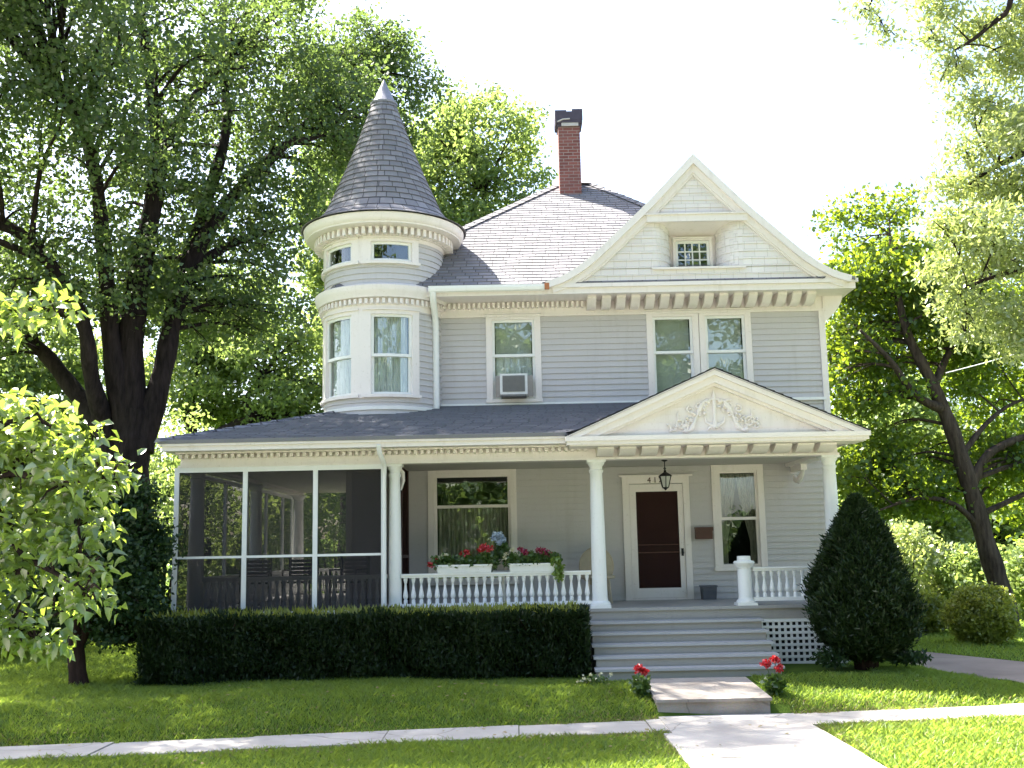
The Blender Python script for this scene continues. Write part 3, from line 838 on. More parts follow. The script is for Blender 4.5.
def gext(z):
    zs = [p[1] for p in inner]; xs_ = [p[0] for p in inner]
    w_ = float(np.interp(z, zs[::-1], xs_[::-1])); return GX - w_, GX + w_
NX0, NX1, NZ0, NZ1 = 2.52, 4.10, 6.73, 7.56
mb = MB(); siding(mb, fmap(GY), 0, 0, 6.46, 8.42, [(NX0, NX1, NZ0, NZ1)], h=0.135, proj=0.018, ext=gext, back=0.05)
gw = mb.build('gable_wall', 'gable_wood', H)
# recess: curved shingled cheeks, sloping top, sill, small window
mb = MB(); WX0, WX1, DEP = 2.93, 3.66, 0.46
def cheek(sgn, xw, xf):
    def mp(u, z, d):
        t = u; x = xf + (xw - xf) * math.sin(t); y = GY + DEP * (1 - math.cos(t))
        nx_ = math.sin(t) * (1 if sgn > 0 else -1); return (x + d * nx_ * 1.0, y - d * math.cos(t), z)
    return mp
siding(mb, cheek(1, WX0 - .06, NX0), 0, math.pi / 2, NZ0, NZ1, h=0.135, proj=0.014, du=0.2, back=0)
mb.build('recess_cheek', 'gable_wood', gw); mb = MB()
siding(mb, cheek(-1, WX1 + .06, NX1), 0, math.pi / 2, NZ0, NZ1, h=0.135, proj=0.014, du=0.2, back=0)
mb.build('recess_cheek', 'gable_wood', gw)
mb = MB(); vs = []
mb.add([(NX0, GY, NZ1), (NX1, GY, NZ1), (NX1, GY + DEP + .1, 7.42), (NX0, GY + DEP + .1, 7.42), (NX0, GY, NZ1 + .04), (NX1, GY, NZ1 + .04), (NX1, GY + DEP + .1, 7.5), (NX0, GY + DEP + .1, 7.5)],
       [(0, 3, 2, 1), (0, 1, 5, 4), (4, 5, 6, 7), (1, 2, 6, 5), (0, 4, 7, 3), (2, 3, 7, 6)])
mb.box(NX0 - .1, NX1 + .1, GY - 0.10, GY - 0.02, NZ1 - 0.02, NZ1 + 0.10); mb.box(NX0 - .14, NX1 + .14, GY - 0.13, GY - 0.02, NZ1 + 0.10, NZ1 + 0.125)
mb.box(NX0 - .03, NX1 + .03, GY - 0.06, GY + DEP + 0.1, NZ0 - 0.035, NZ0); mb.box(WX0 - .1, WX0 + .05, GY + DEP + .02, GY + DEP + .05, NZ0, NZ1); mb.box(WX1 - .05, WX1 + .1, GY + DEP + .02, GY + DEP + .05, NZ0, NZ1); mb.box(WX0 + .05, WX1 - .05, GY + DEP + .02, GY + DEP + .05, 7.35, NZ1)
mb.build('recess_trim', 'trim', gw)
gyw = fmap(GY + DEP)
w = window(gyw, WX0 + .06, WX1 - .06, 6.79, 7.34, cw=0.05, ct=0.03, sill=0.04, muntins=(4, 3), glass='glass_dark')
mb = MB(); mb.box(WX0 + .06, WX1 - .06, GY + DEP + 0.12, GY + DEP + .13, 6.75, 7.39); mb.build('shade_backing', 'dark', w)  # black sheet paints the darkness behind the panes

# ------- round turret
tw_ = MB()
T = tmap(TR)
WC = [0.24, -0.76, -1.76]; HG = 0.335
holes_low = [(c - HG - 0.02, c + HG + 0.02, 4.54, 5.98) for c in WC]
holes_up = [(c - HG - 0.02, c + HG + 0.02, 6.88, 7.27) for c in WC]
siding(tw_, T, -math.pi * 0.98, math.pi * 0.98, 3.8, 6.05, holes_low, du=0.09, h=0.105)
siding(tw_, T, -math.pi * 0.98, math.pi * 0.98, 6.48, 7.36, holes_up, du=0.09, h=0.105)
tw = tw_.build('turret_wall', 'siding', H)
mb = MB(); mb.lathe([(0.9, 3.8), (0.9, 7.4)], TX, TY, 24); mb.lathe([(0.0, 4.3), (0.9, 4.3)], TX, TY, 24)  # black sleeve, the turret's inner shade is in its colour
o = mb.build('turret_shade_lining', 'dark', tw, True)
for c in WC:
    w = window(T, c - HG, c + HG, 4.56, 5.96, cw=0.13, ct=0.07, sill=0.05, split=5.24, scale=TR, n=8)
    curtain(T, c - HG * .9, c + HG * .9, 4.6, 5.93, -0.11, 'lace', w, 10, 0.012)
for c in WC:
    w = window(T, c - HG, c + HG, 6.90, 7.25, cw=0.13, ct=0.06, sill=0.05, scale=TR, n=8, glass='glass_dark')
for c in (WC[0] - 0.5, WC[1] - 0.5):
    for za, zb in ((4.50, 6.03), (6.86, 7.31)):
        mb = MB(); mb.mbox(T, c - 0.05, c + 0.05, za, zb, -0.05, 0.033, 2); mb.build('pilaster', 'trim', tw)
mb = MB(); R0 = TR
mb.lathe([(R0 + .025, 6.03), (R0 + .03, 6.12), (R0 + .045, 6.125), (R0 + .045, 6.235), (R0 + .13, 6.24), (R0 + .14, 6.29), (R0 + .165, 6.33), (R0 + .18, 6.385), (R0 + .185, 6.44), (R0 + .17, 6.455), (R0 + .02, 6.51)], TX, TY, 64)
mb.lathe([(R0 + .02, 7.27), (R0 + .025, 7.34), (R0 + .06, 7.345), (R0 + .06, 7.47), (R0 + .33, 7.50), (R0 + .335, 7.525), (R0 + .36, 7.54), (R0 + .39, 7.60), (R0 + .40, 7.67), (R0 + .36, 7.69), (R0 + .1, 7.74)], TX, TY, 64)
tc = mb.build('turret_cornice', 'trim', tw, True)
mb = MB()
for i in range(72):
    a = 2 * math.pi * i / 72; mb.mbox(T, a, a + 0.042, 6.135, 6.225, 0.04, 0.105)
for i in range(64):
    a = 2 * math.pi * i / 64; mb.mbox(T, a, a + 0.05, 7.35, 7.475, 0.055, 0.20)
mb.build('dentil_band', 'trim', tc)['kind'] = 'stuff'
# conical roof
CP = [(1.50, 7.69), (1.33, 7.78), (1.18, 7.90), (1.06, 8.06)]; n = 19
CP = CP + [(1.06 + (0.21 - 1.06) * (i / n) - 0.035 * math.sin(math.pi * i / n), 8.06 + (10.24 - 8.06) * i / n) for i in range(1, n + 1)]
mb = MB(); mb.uv = []; SEG = 48; vlen = 0
for (ra, za), (rb, zb) in zip(CP, CP[1:]):
    jit = random.random()
    for i in range(SEG):
        a0, a1 = 2 * math.pi * i / SEG, 2 * math.pi * (i + 1) / SEG
        def pt(r, z, a): return (TX + r * math.sin(a), TY - r * math.cos(a), z)
        rl = ra + 0.016
        mb.add([pt(rl, za - .004, a0), pt(rl, za - .004, a1), pt(rb, zb, a1), pt(rb, zb, a0)], [(0, 1, 2, 3)])
        uvr = max(0.4, ra)
        mb.uv += [(a0 * uvr + jit, vlen), (a1 * uvr + jit, vlen), (a1 * uvr + jit, vlen + .124), (a0 * uvr + jit, vlen + .124)]
        mb.add([pt(ra - .01, za - .004, a0), pt(ra - .01, za - .004, a1), pt(rl, za - .004, a1), pt(rl, za - .004, a0)], [(0, 1, 2, 3)])
        mb.uv += [(0.1, 0.05)] * 4
    vlen += 0.125
tr_ = mb.build('turret_roof', 'roof', H)
mb = MB(); mb.lathe([(0.25, 10.19), (0.255, 10.225), (0.225, 10.24), (0.12, 10.46), (0.02, 10.68), (0.0, 10.72)], TX, TY, 24); mb.build('finial', 'metal', tr_, True)

# ------- chimney
mb = MB(); mb.box(1.10, 1.56, 3.05, 3.50, 9.0, 10.85)
ch = mb.build('chimney', 'brick', H)
mb = MB(); mb.box(1.08, 1.58, 3.03, 3.52, 10.850, 10.920); mb.box(1.04, 1.62, 2.99, 3.56, 10.920, 10.980)
mb.box(1.035, 1.28, 2.985, 3.565, 10.980, 11.200); mb.box(1.40, 1.625, 2.985, 3.565, 10.980, 11.220); mb.box(1.28, 1.40, 2.985, 3.565, 10.980, 11.170)
mb.build('chimney_cap', 'soot', ch)
mb = MB(); mb.box(1.17, 1.53, 3.0, 3.05, 10.850, 10.930); mb.tube([(1.08, 2.98, 10.940), (1.2, 2.975, 10.990), (1.35, 2.975, 11.000)], 0.016, 6); mb.build('mortar_patch', 'mortar', ch)

# ------- downspout at the turret
def downspout(pts, w, name='downspout'):
    mb = MB(); mb.tube(pts, w, 10); return mb.build(name, 'white', H, True)
downspout([(-1.345, -0.68, 6.36), (-1.345, -0.64, 6.24), (-1.34, -0.45, 6.10), (-1.335, -0.34, 5.98), (-1.33, -0.30, 5.85), (-1.33, -0.29, 5.2), (-1.33, -0.29, 4.36)], 0.058)
downspout([(-2.02, -2.86, 3.50), (-2.01, -2.82, 3.38), (-1.98, -2.62, 3.26), (-1.97, -2.52, 3.18), (-1.985, -2.47, 3.0), (-1.985, -2.47, 2.0), (-1.985, -2.47, 0.3)], 0.036)

# ------- porch floor, beam, ceiling
mb = MB(); mb.box(-5.28, 5.02, -2.45, -0.05, 0.955, 1.0); mb.box(-5.28, -2.9, -0.05, 6.2, 0.955, 1.0)
mb.build('porch_floor', 'deck', H)
mb = MB(); mb.box(3.62, 5.0, -2.42, -2.36, 0.80, 0.953); mb.box(-5.25, 1.08, -2.42, -2.36, 0.80, 0.953); mb.box(1.08, 3.62, -2.42, -2.37, 0.81, 0.953); mb.box(-5.25, -5.19, -2.36, 6.2, .8, .953); mb.box(4.94, 5.0, -2.36, 0, .8, .953)
mb.build('porch_skirt', 'riser', H)
mb = MB()
mb.box(-5.12, 4.98, -2.42, -2.18, 3.24, 3.46); mb.box(-5.15, 5.0, -2.45, -2.42, 3.24, 3.275)
mb.box(-5.12, -4.88, -2.18, 6.2, 3.24, 3.46); mb.box(4.76, 4.98, -2.18, -0.05, 3.24, 3.46)
mb.build('porch_beam', 'trim', H)
mb = MB(); mb.box(-4.88, 4.76, -2.18, -0.05, 3.30, 3.34); mb.box(-4.88, -2.92, -0.05, 6.2, 3.30, 3.34); mb.build('porch_ceiling', 'ceiling', H)
mb = MB(); x = -5.12
while x < 1.1: mb.box(x, x + 0.05, -2.53, -2.42, 3.375, 3.435); x += 0.10
mb.box(-5.16, 1.15, -2.56, -2.42, 3.44, 3.462)
mb.build('porch_dentil', 'trim', H)
mb = MB()
mb.box(-5.24, 0.82, -2.80, -2.42, 3.463, 3.482); mb.box(-5.24, -5.12, -2.42, 6.3, 3.463, 3.482)
mb.box(-5.24, 0.82, -2.84, -2.80, 3.463, 3.56); mb.box(-5.27, 0.82, -2.875, -2.84, 3.535, 3.60)
mb.box(-5.275, -5.24, -2.84, 6.3, 3.463, 3.56); mb.box(-5.31, -5.275, -2.875, 6.3, 3.535, 3.60)
mb.build('porch_cornice', 'trim', H)
PE = 3.615
mb = MB(); slope(mb, (-5.33, -2.90, PE), (0.80, -2.90, PE), (3.06, 0.02, 4.45), (-2.58, 0.02, 4.45)); slope(mb, (-5.33, 6.35, PE), (-5.33, -2.90, PE), (-2.58, 0.02, 4.45), (-2.58, 6.35, 4.45))
pr_ = mb.build('porch_roof', 'porch_roof', H)
mb = MB(); cap_line(mb, (-5.33, -2.90, PE), (-2.58, 0.02, 4.45), 0.11); mb.build('hip_cap', 'porch_roof', pr_)
mb = MB(); mb.box(-1.3, 5.56, -0.06, -0.02, 4.42, 4.47); mb.lathe([(TR + .03, 4.30), (TR + .035, 4.36), (TR + 0.0, 4.37)], TX, TY, 48, -1.6, 1.5); mb.build('flashing_board', 'white', H)

# ------- pediment over the steps
PX, PHW, PZ, PB = 3.05, 2.27, 4.55, 3.56
mb = MB()
PR = [(0, PZ), (PHW, PB)]
for sgn in (-1, 1):
    a = (PX, -2.99, PZ); b = (PX + sgn * PHW, -2.99, PB); c = (PX + sgn * PHW, 0.0, PB); d = (PX, 0.0, PZ)
    if sgn < 0: slope(mb, c, b, a, d, under=0.03)
    else: slope(mb, b, c, d, a, under=0.03)
mb.build('pediment_roof', 'porch_roof', H)
mb = MB()
for y0, y1, d0, d1 in ((-2.97, -2.72, 0.012, 0.10), (-2.92, -2.72, 0.10, 0.20), (-2.87, -2.72, 0.20, 0.24)):
    s = 1 / math.cos(math.atan2(PZ - PB, PHW))
    for sgn in (-1, 1):
        zc = 3.53
        def xa(d): return min(PHW, (PZ - d * s - zc) * PHW / (PZ - PB))
        q = [(PX, PZ - d0 * s), (PX + sgn * xa(d0), max(zc, PB - d0 * s)), (PX + sgn * xa(d1), zc), (PX, PZ - d1 * s)]
        mb.prism(q, y0, y1)
mb.box(PX - PHW + .02, PX + PHW - .02, -2.98, -2.70, 3.425, 3.475); mb.box(PX - PHW - .0, PX + PHW + .0, -3.01, -2.70, 3.475, 3.545)
mb.box(PX - PHW + .06, PX + PHW - .06, -2.95, -2.40, 3.405, 3.425)
for sx in (PX - PHW + .06, PX + PHW - .10): mb.box(sx, sx + .04, -2.70, -0.02, 3.43, 3.52)
mb.build('pediment_cornice', 'trim', H)
mb = MB()
def pext(z):
    w_ = max(0.01, (PZ - 0.24 - z) * PHW / (PZ - PB)); return PX - w_, PX + w_
siding(mb, fmap(-2.78), 0, 0, 3.54, 4.31, h=0.11, proj=0.006, ext=pext, back=0.05)
ty = mb.build('tympanum', 'trim', H)
# scrolled relief: torch, acanthus and two garlands
mb = MB(); YR = -2.80
def p3(x, z, y=YR): return (PX + x, y, z)
def scroll(cx, cz, r0, turns, a0, sg):
    pts = []
    for i in range(28):
        t = i / 27; a = a0 + sg * t * turns * 6.283; r = r0 * (1 - 0.85 * t); pts.append(p3(cx + r * math.cos(a), cz + r * math.sin(a)))
    mb.tube(pts, [0.020 - 0.009 * i / 27 for i in range(28)], 6)
mb.tube([p3(0, 3.66), p3(0, 3.8), p3(0, 3.95), p3(0, 4.12), p3(0, 4.24)], [0.05, 0.022, 0.028, 0.035, 0.006], 8)
mb.box(PX - .075, PX + .075, YR - .03, YR + .02, 4.075, 4.10)
for sg in (-1, 1):
    mb.tube([p3(0, 3.66), p3(sg * .06, 3.70), p3(sg * .13, 3.74), p3(sg * .15, 3.84)], [0.04, .03, .02, .008], 6)
    mb.tube([p3(0, 3.7), p3(sg * .09, 3.66), p3(sg * .12, 3.62)], [0.03, .02, .01], 6)
    g = [p3(sg * (.06 + .42 * t), 4.05 - .42 * t + 0.10 * math.sin(t * 6.3)) for t in [i / 10 for i in range(11)]]
    mb.tube(g, [0.030 + 0.014 * math.sin(i * 2.1) for i in range(11)], 7)
    scroll(sg * .22, 4.00, .08, 1.4, 1.0, sg); scroll(sg * .36, 3.94, .06, 1.3, 2.0, -sg); scroll(sg * .52, 3.74, .09, 1.5, 0.5, sg); scroll(sg * .62, 3.68, .06, 1.2, 2.5, -sg); scroll(sg * .45, 3.66, .05, 1.2, 2.5, sg)
    for k in range(22):
        x = sg * (0.1 + 0.6 * random.random()); z = 4.02 - 0.55 * abs(x) + random.uniform(-.07, .07)
        a = random.uniform(0, 6.28)
        mb.tube([p3(x, z), p3(x + .03 * math.cos(a), z + .03 * math.sin(a), YR - .015), p3(x + .06 * math.cos(a + .5), z + .06 * math.sin(a + .5))], [.008, .024, .006], 6)
    mb.tube([p3(sg * .55, 3.78), p3(sg * .56, 3.87), p3(sg * .545, 3.93)], [.02, .014, .004], 6)
mb.build('relief_ornament', 'trim', ty, True)
for i in range(11):
    x = 1.27 + i * 0.335
    o = bracket(H, x, x + 0.245, -2.80, -2.42, 3.285, 3.40)
for xx in (4.80,):
    mb = MB(); mb.box(4.85, 4.95, -0.75, -0.05, 3.14, 3.24)
    mb.tube([(4.90, -0.72, 3.17), (4.90, -0.55, 3.05), (4.90, -0.35, 2.98), (4.90, -0.18, 3.0), (4.90, -0.10, 3.08)], [.03, .045, .055, .05, .03], 8); mb.build('wall_bracket', 'trim', H, True)

# ------- columns
def column(x, y, z0=1.0, z1=3.24, r=0.115, nm='column'):
    h = z1 - z0
    mb = MB(); mb.box(x - r * 1.35, x + r * 1.35, y - r * 1.35, y + r * 1.35, z0, z0 + 0.045); mb.box(x - r * 1.25, x + r * 1.25, y - r * 1.25, y + r * 1.25, z1 - 0.035, z1)
    prof = [(r * 1.32, z0 + .045), (r * 1.36, z0 + .07), (r * 1.25, z0 + .095), (r * 1.05, z0 + .11), (r, z0 + .16)]
    for i in range(1, 9):
        t = i / 8; prof.append((r * (1 - 0.17 * t ** 1.6), z0 + .16 + (h - .36) * t))
    prof += [(r * .98, z1 - .175), (r * .98, z1 - .155), (r * .84, z1 - .145), (r * .86, z1 - .10), (r * 1.12, z1 - .06), (r * 1.16, z1 - .035)]
    mb.lathe(prof, x, y, 28)
    return mb.build(nm, 'white', H, True)
column(1.27, -2.30); column(4.87, -2.30); column(-4.93, -2.14, r=.125); column(-4.95, 1.8, r=.125); column(-4.95, 5.9, r=.125); column(-1.84, -2.28, r=.10)
mb = MB(); r = 0.105; x, y = 3.48, -2.30
mb.box(x - .15, x + .15, y - .15, y + .15, 1.0, 1.04); mb.lathe([(.14, 1.04), (.145, 1.06), (.115, 1.09), (r, 1.12), (r, 1.55), (.12, 1.56), (.12, 1.575), (.145, 1.60), (.16, 1.635), (.15, 1.66), (.105, 1.67), (.10, 1.735), (0, 1.74)], x, y, 28); mb.build('newel_post', 'white', H, True)

# ------- railings with turned balusters
BP = [(.03, 0), (.03, .06), (.022, .075), (.036, .10), (.04, .125), (.034, .17), (.022, .23), (.017, .29), (.016, .31), (.024, .32), (.024, .335), (.03, .35), (.034, .37), (.03, .40)]
BAL = None
def railing(p0, p1, n, split=True, label=None):
    global BAL
    p0, p1 = Vector(p0), Vector(p1); t = (p1 - p0); L = t.length; t.normalize(); s = Vector((-t.y, t.x, 0))
    def bar(mb, w, z0, z1):
        a = [p0 + s * w, p0 - s * w, p1 - s * w, p1 + s * w]
        vs = [(q.x, q.y, z0) for q in a] + [(q.x, q.y, z1) for q in a]
        mb.add(vs, [(0, 1, 2, 3), (7, 6, 5, 4), (0, 4, 5, 1), (1, 5, 6, 2), (2, 6, 7, 3), (3, 7, 4, 0)])
    mb = MB(); bar(mb, .045, 1.505, 1.54); bar(mb, .065, 1.54, 1.565); bar(mb, .05, 1.06, 1.115)
    rl = mb.build('railing', 'white', H)
    if split:
        for i in range(n):
            q = p0 + t * L * (i + .5) / n
            if BAL is None:
                mb = MB(); mb.lathe([(r, z + 1.11) for r, z in BP], H.location.x, H.location.y, 10); BAL = mb.build('baluster', 'white', rl, True)
                o = BAL
            else:
                o = BAL.copy(); COL.objects.link(o); o.parent = rl
            o.location = (q.x - H.location.x, q.y - H.location.y, 0)
    else:
        mb = MB()
        for i in range(n):
            q = p0 + t * L * (i + .5) / n; mb.lathe([(r, z + 1.11) for r, z in BP], q.x, q.y, 8)
        o = mb.build('balusters', 'white', rl, True); o['kind'] = 'stuff'
railing((-1.74, -2.30, 0), (1.14, -2.30, 0), 24)
railing((3.60, -2.30, 0), (4.76, -2.30, 0), 10)
railing((-4.79, -2.24, 0), (-1.96, -2.24, 0), 26)
railing((-4.95, -2.0, 0), (-4.95, 1.7, 0), 30, False); railing((-4.95, 1.95, 0), (-4.95, 5.8, 0), 32, False); railing((-4.8, 6.05, 0), (-2.95, 6.05, 0), 16, False)

# ------- screens
ZM = at(285, 556, -2.40).z
mb = MB(); SX = [-5.165, -4.115, -3.04, -2.0]
for x in SX: mb.box(x - .035, x + .035, -2.44, -2.38, 1.0, 3.24)
mb.box(-5.13, -2.035, -2.435, -2.385, 3.165, 3.24); mb.box(-5.13, -2.035, -2.435, -2.385, 1.0, 1.05)
for a, b in zip(SX, SX[1:]): mb.box(a + .035, b - .035, -2.425, -2.395, ZM - .018, ZM + .018)
sf = mb.build('screen_frame', 'white', H)
for a, b in zip(SX, SX[1:]):
    mb = MB(); mb.box(a + .03, b - .03, -2.412, -2.409, 1.04, 3.17); mb.build('screen', 'screen', sf)
mb = MB(); yy = -2.38
for y in (-1.2, 0.4, 2.0, 3.6, 5.2, 6.2): mb.box(-5.20, -5.14, y - .03, y + .03, 1.0, 3.24)
mb.box(-5.195, -5.145, -2.38, 6.2, 3.165, 3.24); mb.box(-5.185, -5.155, -2.38, 6.2, ZM - .018, ZM + .018)
sf = mb.build('screen_frame', 'white', H)
mb = MB(); mb.box(-5.172, -5.169, -2.37, 6.2, 1.0, 3.18); mb.build('screen', 'screen_side', sf)
mb = MB(); X = -1.86
for y in (-2.12, -1.20, -0.09): mb.box(X - .02, X + .02, y - .035, y + .035, 1.0, 3.30)
mb.box(X - .018, X + .018, -2.1, -.1, 1.80, 1.85); mb.box(X - .018, X + .018, -2.1, -.1, 1.0, 1.08)
sf = mb.build('screen_partition', 'doorbrown', H)
mb = MB(); mb.box(X - .0015, X + .0015, -2.1, -.1, 1.05, 3.3); mb.build('screen', 'screen_door', sf)
mb = MB(); mb.tube([(-1.80, -2.2, 3.20), (-1.74, -2.12, 3.12), (-1.73, -2.1, 3.0), (-1.76, -2.12, 2.85)], [.03, .04, .03, .012], 8); mb.build('scroll_bracket', 'trim', H, True)

# ------- steps and lattice
stairs_mb = MB()
for i in range(5):
    z = 0.82 - 0.14 * i; y0 = -2.44 - 0.28 * (i + 1)
    stairs_mb.box(1.09 + .002 * i, 3.61 - .002 * i, y0 + .015, -2.43, z - 0.30, z - 0.035)
sr = stairs_mb.build('stair', 'riser', H)
for i in range(5):
    z = 0.82 - 0.14 * i; y0 = -2.44 - 0.28 * (i + 1)
    mb = MB(); mb.box(1.06, 3.64, y0 - .025, y0 + .275, z - .034, z); mb.build('tread', 'tread', sr)
mb = MB(); x = 3.66; k = 0
while x < 4.95: mb.box(x, x + .038, -2.40, -2.392, 0.12, 0.80); x += .088
z = 0.13
while z < 0.80: mb.box(3.65, 4.97, -2.41, -2.401, z, z + .04); z += .088
mb.box(3.64, 4.98, -2.415, -2.38, 0.75, 0.80)
mb.build('lattice', 'white', H)
mb = MB(); mb.box(-5.2, 1.05, -2.39, -2.37, 0.0, 0.80); mb.box(3.7, 4.9, -2.1, -2.08, 0.0, 0.79); mb.build('underporch_shade_sheet', 'dark', H)  # black sheets, shade below the porch painted in
# ------------------------------------------------------------------ things on the house
t = thing('air_conditioner', 'boxy white air conditioner fitted in the lower sash of the upstairs window', 'air conditioner', (0.03, -0.1, 4.54))
mb = MB(); mb.box(-0.21, 0.27, -0.34, 0.10, 4.585, 4.95); mb.build('case', 'ac_white', t)
mb = MB(); mb.box(-0.165, 0.225, -0.352, -0.342, 4.63, 4.915)
for i in range(12): mb.box(-0.16, 0.22, -0.36, -0.353, 4.64 + i * .0225, 4.648 + i * .0225)
mb.build('grille', 'ac_grille', t)
mb = MB(); mb.box(-0.29, -0.212, -0.055, -0.043, 4.58, 4.96); mb.box(0.272, 0.37, -0.055, -0.043, 4.58, 4.96); mb.build('side_panel', 'ac_panel', t)
mb = MB(); mb.box(-0.19, 0.25, -0.33, 0.0, 4.555, 4.583); mb.build('drip_tray', 'ac_grille', t)

t = thing('hanging_lantern', 'black iron lantern hanging from the porch ceiling before the front door', 'lantern', (2.46, -1.4, 3.30))
lx, ly = 2.46, -1.4
mb = MB(); mb.tube([(lx, ly, 3.30), (lx, ly, 3.14)], 0.008, 6); mb.lathe([(0, 3.30), (.05, 3.30), (.05, 3.285), (.015, 3.27)], lx, ly, 12); mb.tube([(lx, ly, 3.14), (lx + .02, ly, 3.16), (lx, ly, 3.18), (lx - .02, ly, 3.16), (lx, ly, 3.14)], .006, 5); mb.build('hanger', 'black', t)
mb = MB(); mb.lathe([(0, 3.14), (.02, 3.13), (.025, 3.10), (.06, 3.08), (.115, 3.045), (.12, 3.03), (.10, 3.03)], lx, ly, 6)
mb.lathe([(.055, 2.855), (.06, 2.845), (.03, 2.83), (.012, 2.81), (0, 2.80)], lx, ly, 6)
for k in range(6):
    a = k * math.pi / 3; mb.tube([(lx + .10 * math.sin(a), ly - .10 * math.cos(a), 3.03), (lx + .056 * math.sin(a), ly - .056 * math.cos(a), 2.855)], .007, 4)
mb.build('frame', 'black', t)
mb = MB(); mb.lathe([(.092, 3.03), (.052, 2.86)], lx, ly, 6); mb.build('glass_shade', 'frosted', t)

t = thing('mailbox', 'brown wall mailbox beside the front door', 'mailbox', (3.27, -0.05, 2.0))
mb = MB(); mb.box(3.13, 3.42, -0.13, -0.02, 2.02, 2.20); mb.build('box', 'brown', t)
mb = MB(); mb.prism([(3.12, 2.203), (3.43, 2.203), (3.43, 2.225), (3.12, 2.225)], -0.145, -0.02); mb.box(3.12, 3.43, -0.15, -0.135, 2.16, 2.22); mb.build('lid', 'brown', t)

t = thing('storage_bin', 'dark slate bin standing on the porch floor right of the door', 'bin', (3.28, -0.25, 1.0))
mb = MB(); n = 4
mb.add([(3.17, -.36, 1), (3.39, -.36, 1), (3.39, -.14, 1), (3.17, -.14, 1), (3.155, -.375, 1.21), (3.405, -.375, 1.21), (3.405, -.125, 1.21), (3.155, -.125, 1.21)], [(3, 2, 1, 0), (0, 1, 5, 4), (1, 2, 6, 5), (2, 3, 7, 6), (3, 0, 4, 7), (4, 5, 6, 7)]); mb.build('body', 'binblue', t)
mb = MB(); mb.box(3.145, 3.415, -.385, -.115, 1.212, 1.235); mb.build('lid', 'binblue', t)

# round backed wicker chair half hidden by the entry column
t = thing('wicker_chair', 'tan round-backed wicker chair half hidden behind the entry column', 'chair', (1.36, -0.75, 1.0))
mb = MB(); cx, cz = 1.36, 1.60
mb.add([(cx + .27 * math.cos(a) * 1.0, -0.62 + .05 * abs(math.cos(a)) + .0, cz + .30 * math.sin(a)) for a in [i * 6.2832 / 28 for i in range(28)]] + [(cx + .27 * math.cos(a), -0.585 + .05 * abs(math.cos(a)), cz + .30 * math.sin(a)) for a in [i * 6.2832 / 28 for i in range(28)]],
       [tuple(range(28)), tuple(reversed(range(28, 56)))] + [(i, i + 28, (i + 1) % 28 + 28, (i + 1) % 28) for i in range(28)])
mb.tube([(cx + .28 * math.cos(i * 6.2832 / 28), -0.60 + .05 * abs(math.cos(i * 6.2832 / 28)), cz + .31 * math.sin(i * 6.2832 / 28)) for i in range(29)], .02, 6); mb.build('back', 'tan', t)
mb = MB(); mb.lathe([(0, 1.40), (.27, 1.40), (.29, 1.42), (.27, 1.45), (0, 1.46)], cx, -.85, 24); mb.build('seat', 'tan', t)
for sx, sy in ((-.2, -1.05), (.2, -1.05), (-.2, -.66), (.2, -.66)):
    mb = MB(); mb.tube([(cx + sx * .8, sy, 1.42), (cx + sx, sy, 1.0)], .018, 6); mb.build('leg', 'tan', t)

# dark slatted chairs inside the screened porch
def patio_chair(x, y, rz, label):
    t = thing('patio_chair', label, 'chair', (x, y, 1.0), 'dark chairs in the screened porch')
    mb = MB(); ox, oy = x, y
    for i in range(5): mb.box(ox - .25, ox + .25, oy + .22 + .01 * i, oy + .24 + .01 * i, 1.50 + i * .065, 1.55 + i * .065)
    for s in (-.25, .23): mb.box(ox + s, ox + s + .025, oy + .20, oy + .28, 1.42, 1.86)
    mb.build('back', 'black', t)
    mb = MB()
    for i in range(5): mb.box(ox - .25, ox + .25, oy - .22 + i * .09, oy - .15 + i * .09, 1.42, 1.445)
    mb.build('seat', 'black', t)
    for sx in (-.24, .22):
        mb = MB(); mb.box(ox + sx, ox + sx + .03, oy - .22, oy + .24, 1.62, 1.645); mb.build('armrest', 'black', t)
        for sy in (-.22, .2):
            mb = MB(); mb.box(ox + sx, ox + sx + .025, oy + sy, oy + sy + .025, 1.0, 1.62 if sy < 0 else 1.45); mb.build('leg', 'black', t)
    t.rotation_euler = (0, 0, rz)
patio_chair(-4.35, -0.7, 0.15, 'dark slatted chair in the screened porch nearest its outer corner')
patio_chair(-3.65, -0.5, -0.1, 'dark slatted chair in the middle of the screened porch')
patio_chair(-2.75, -1.0, -0.3, 'dark slatted chair nearest the house wall in the screened porch')

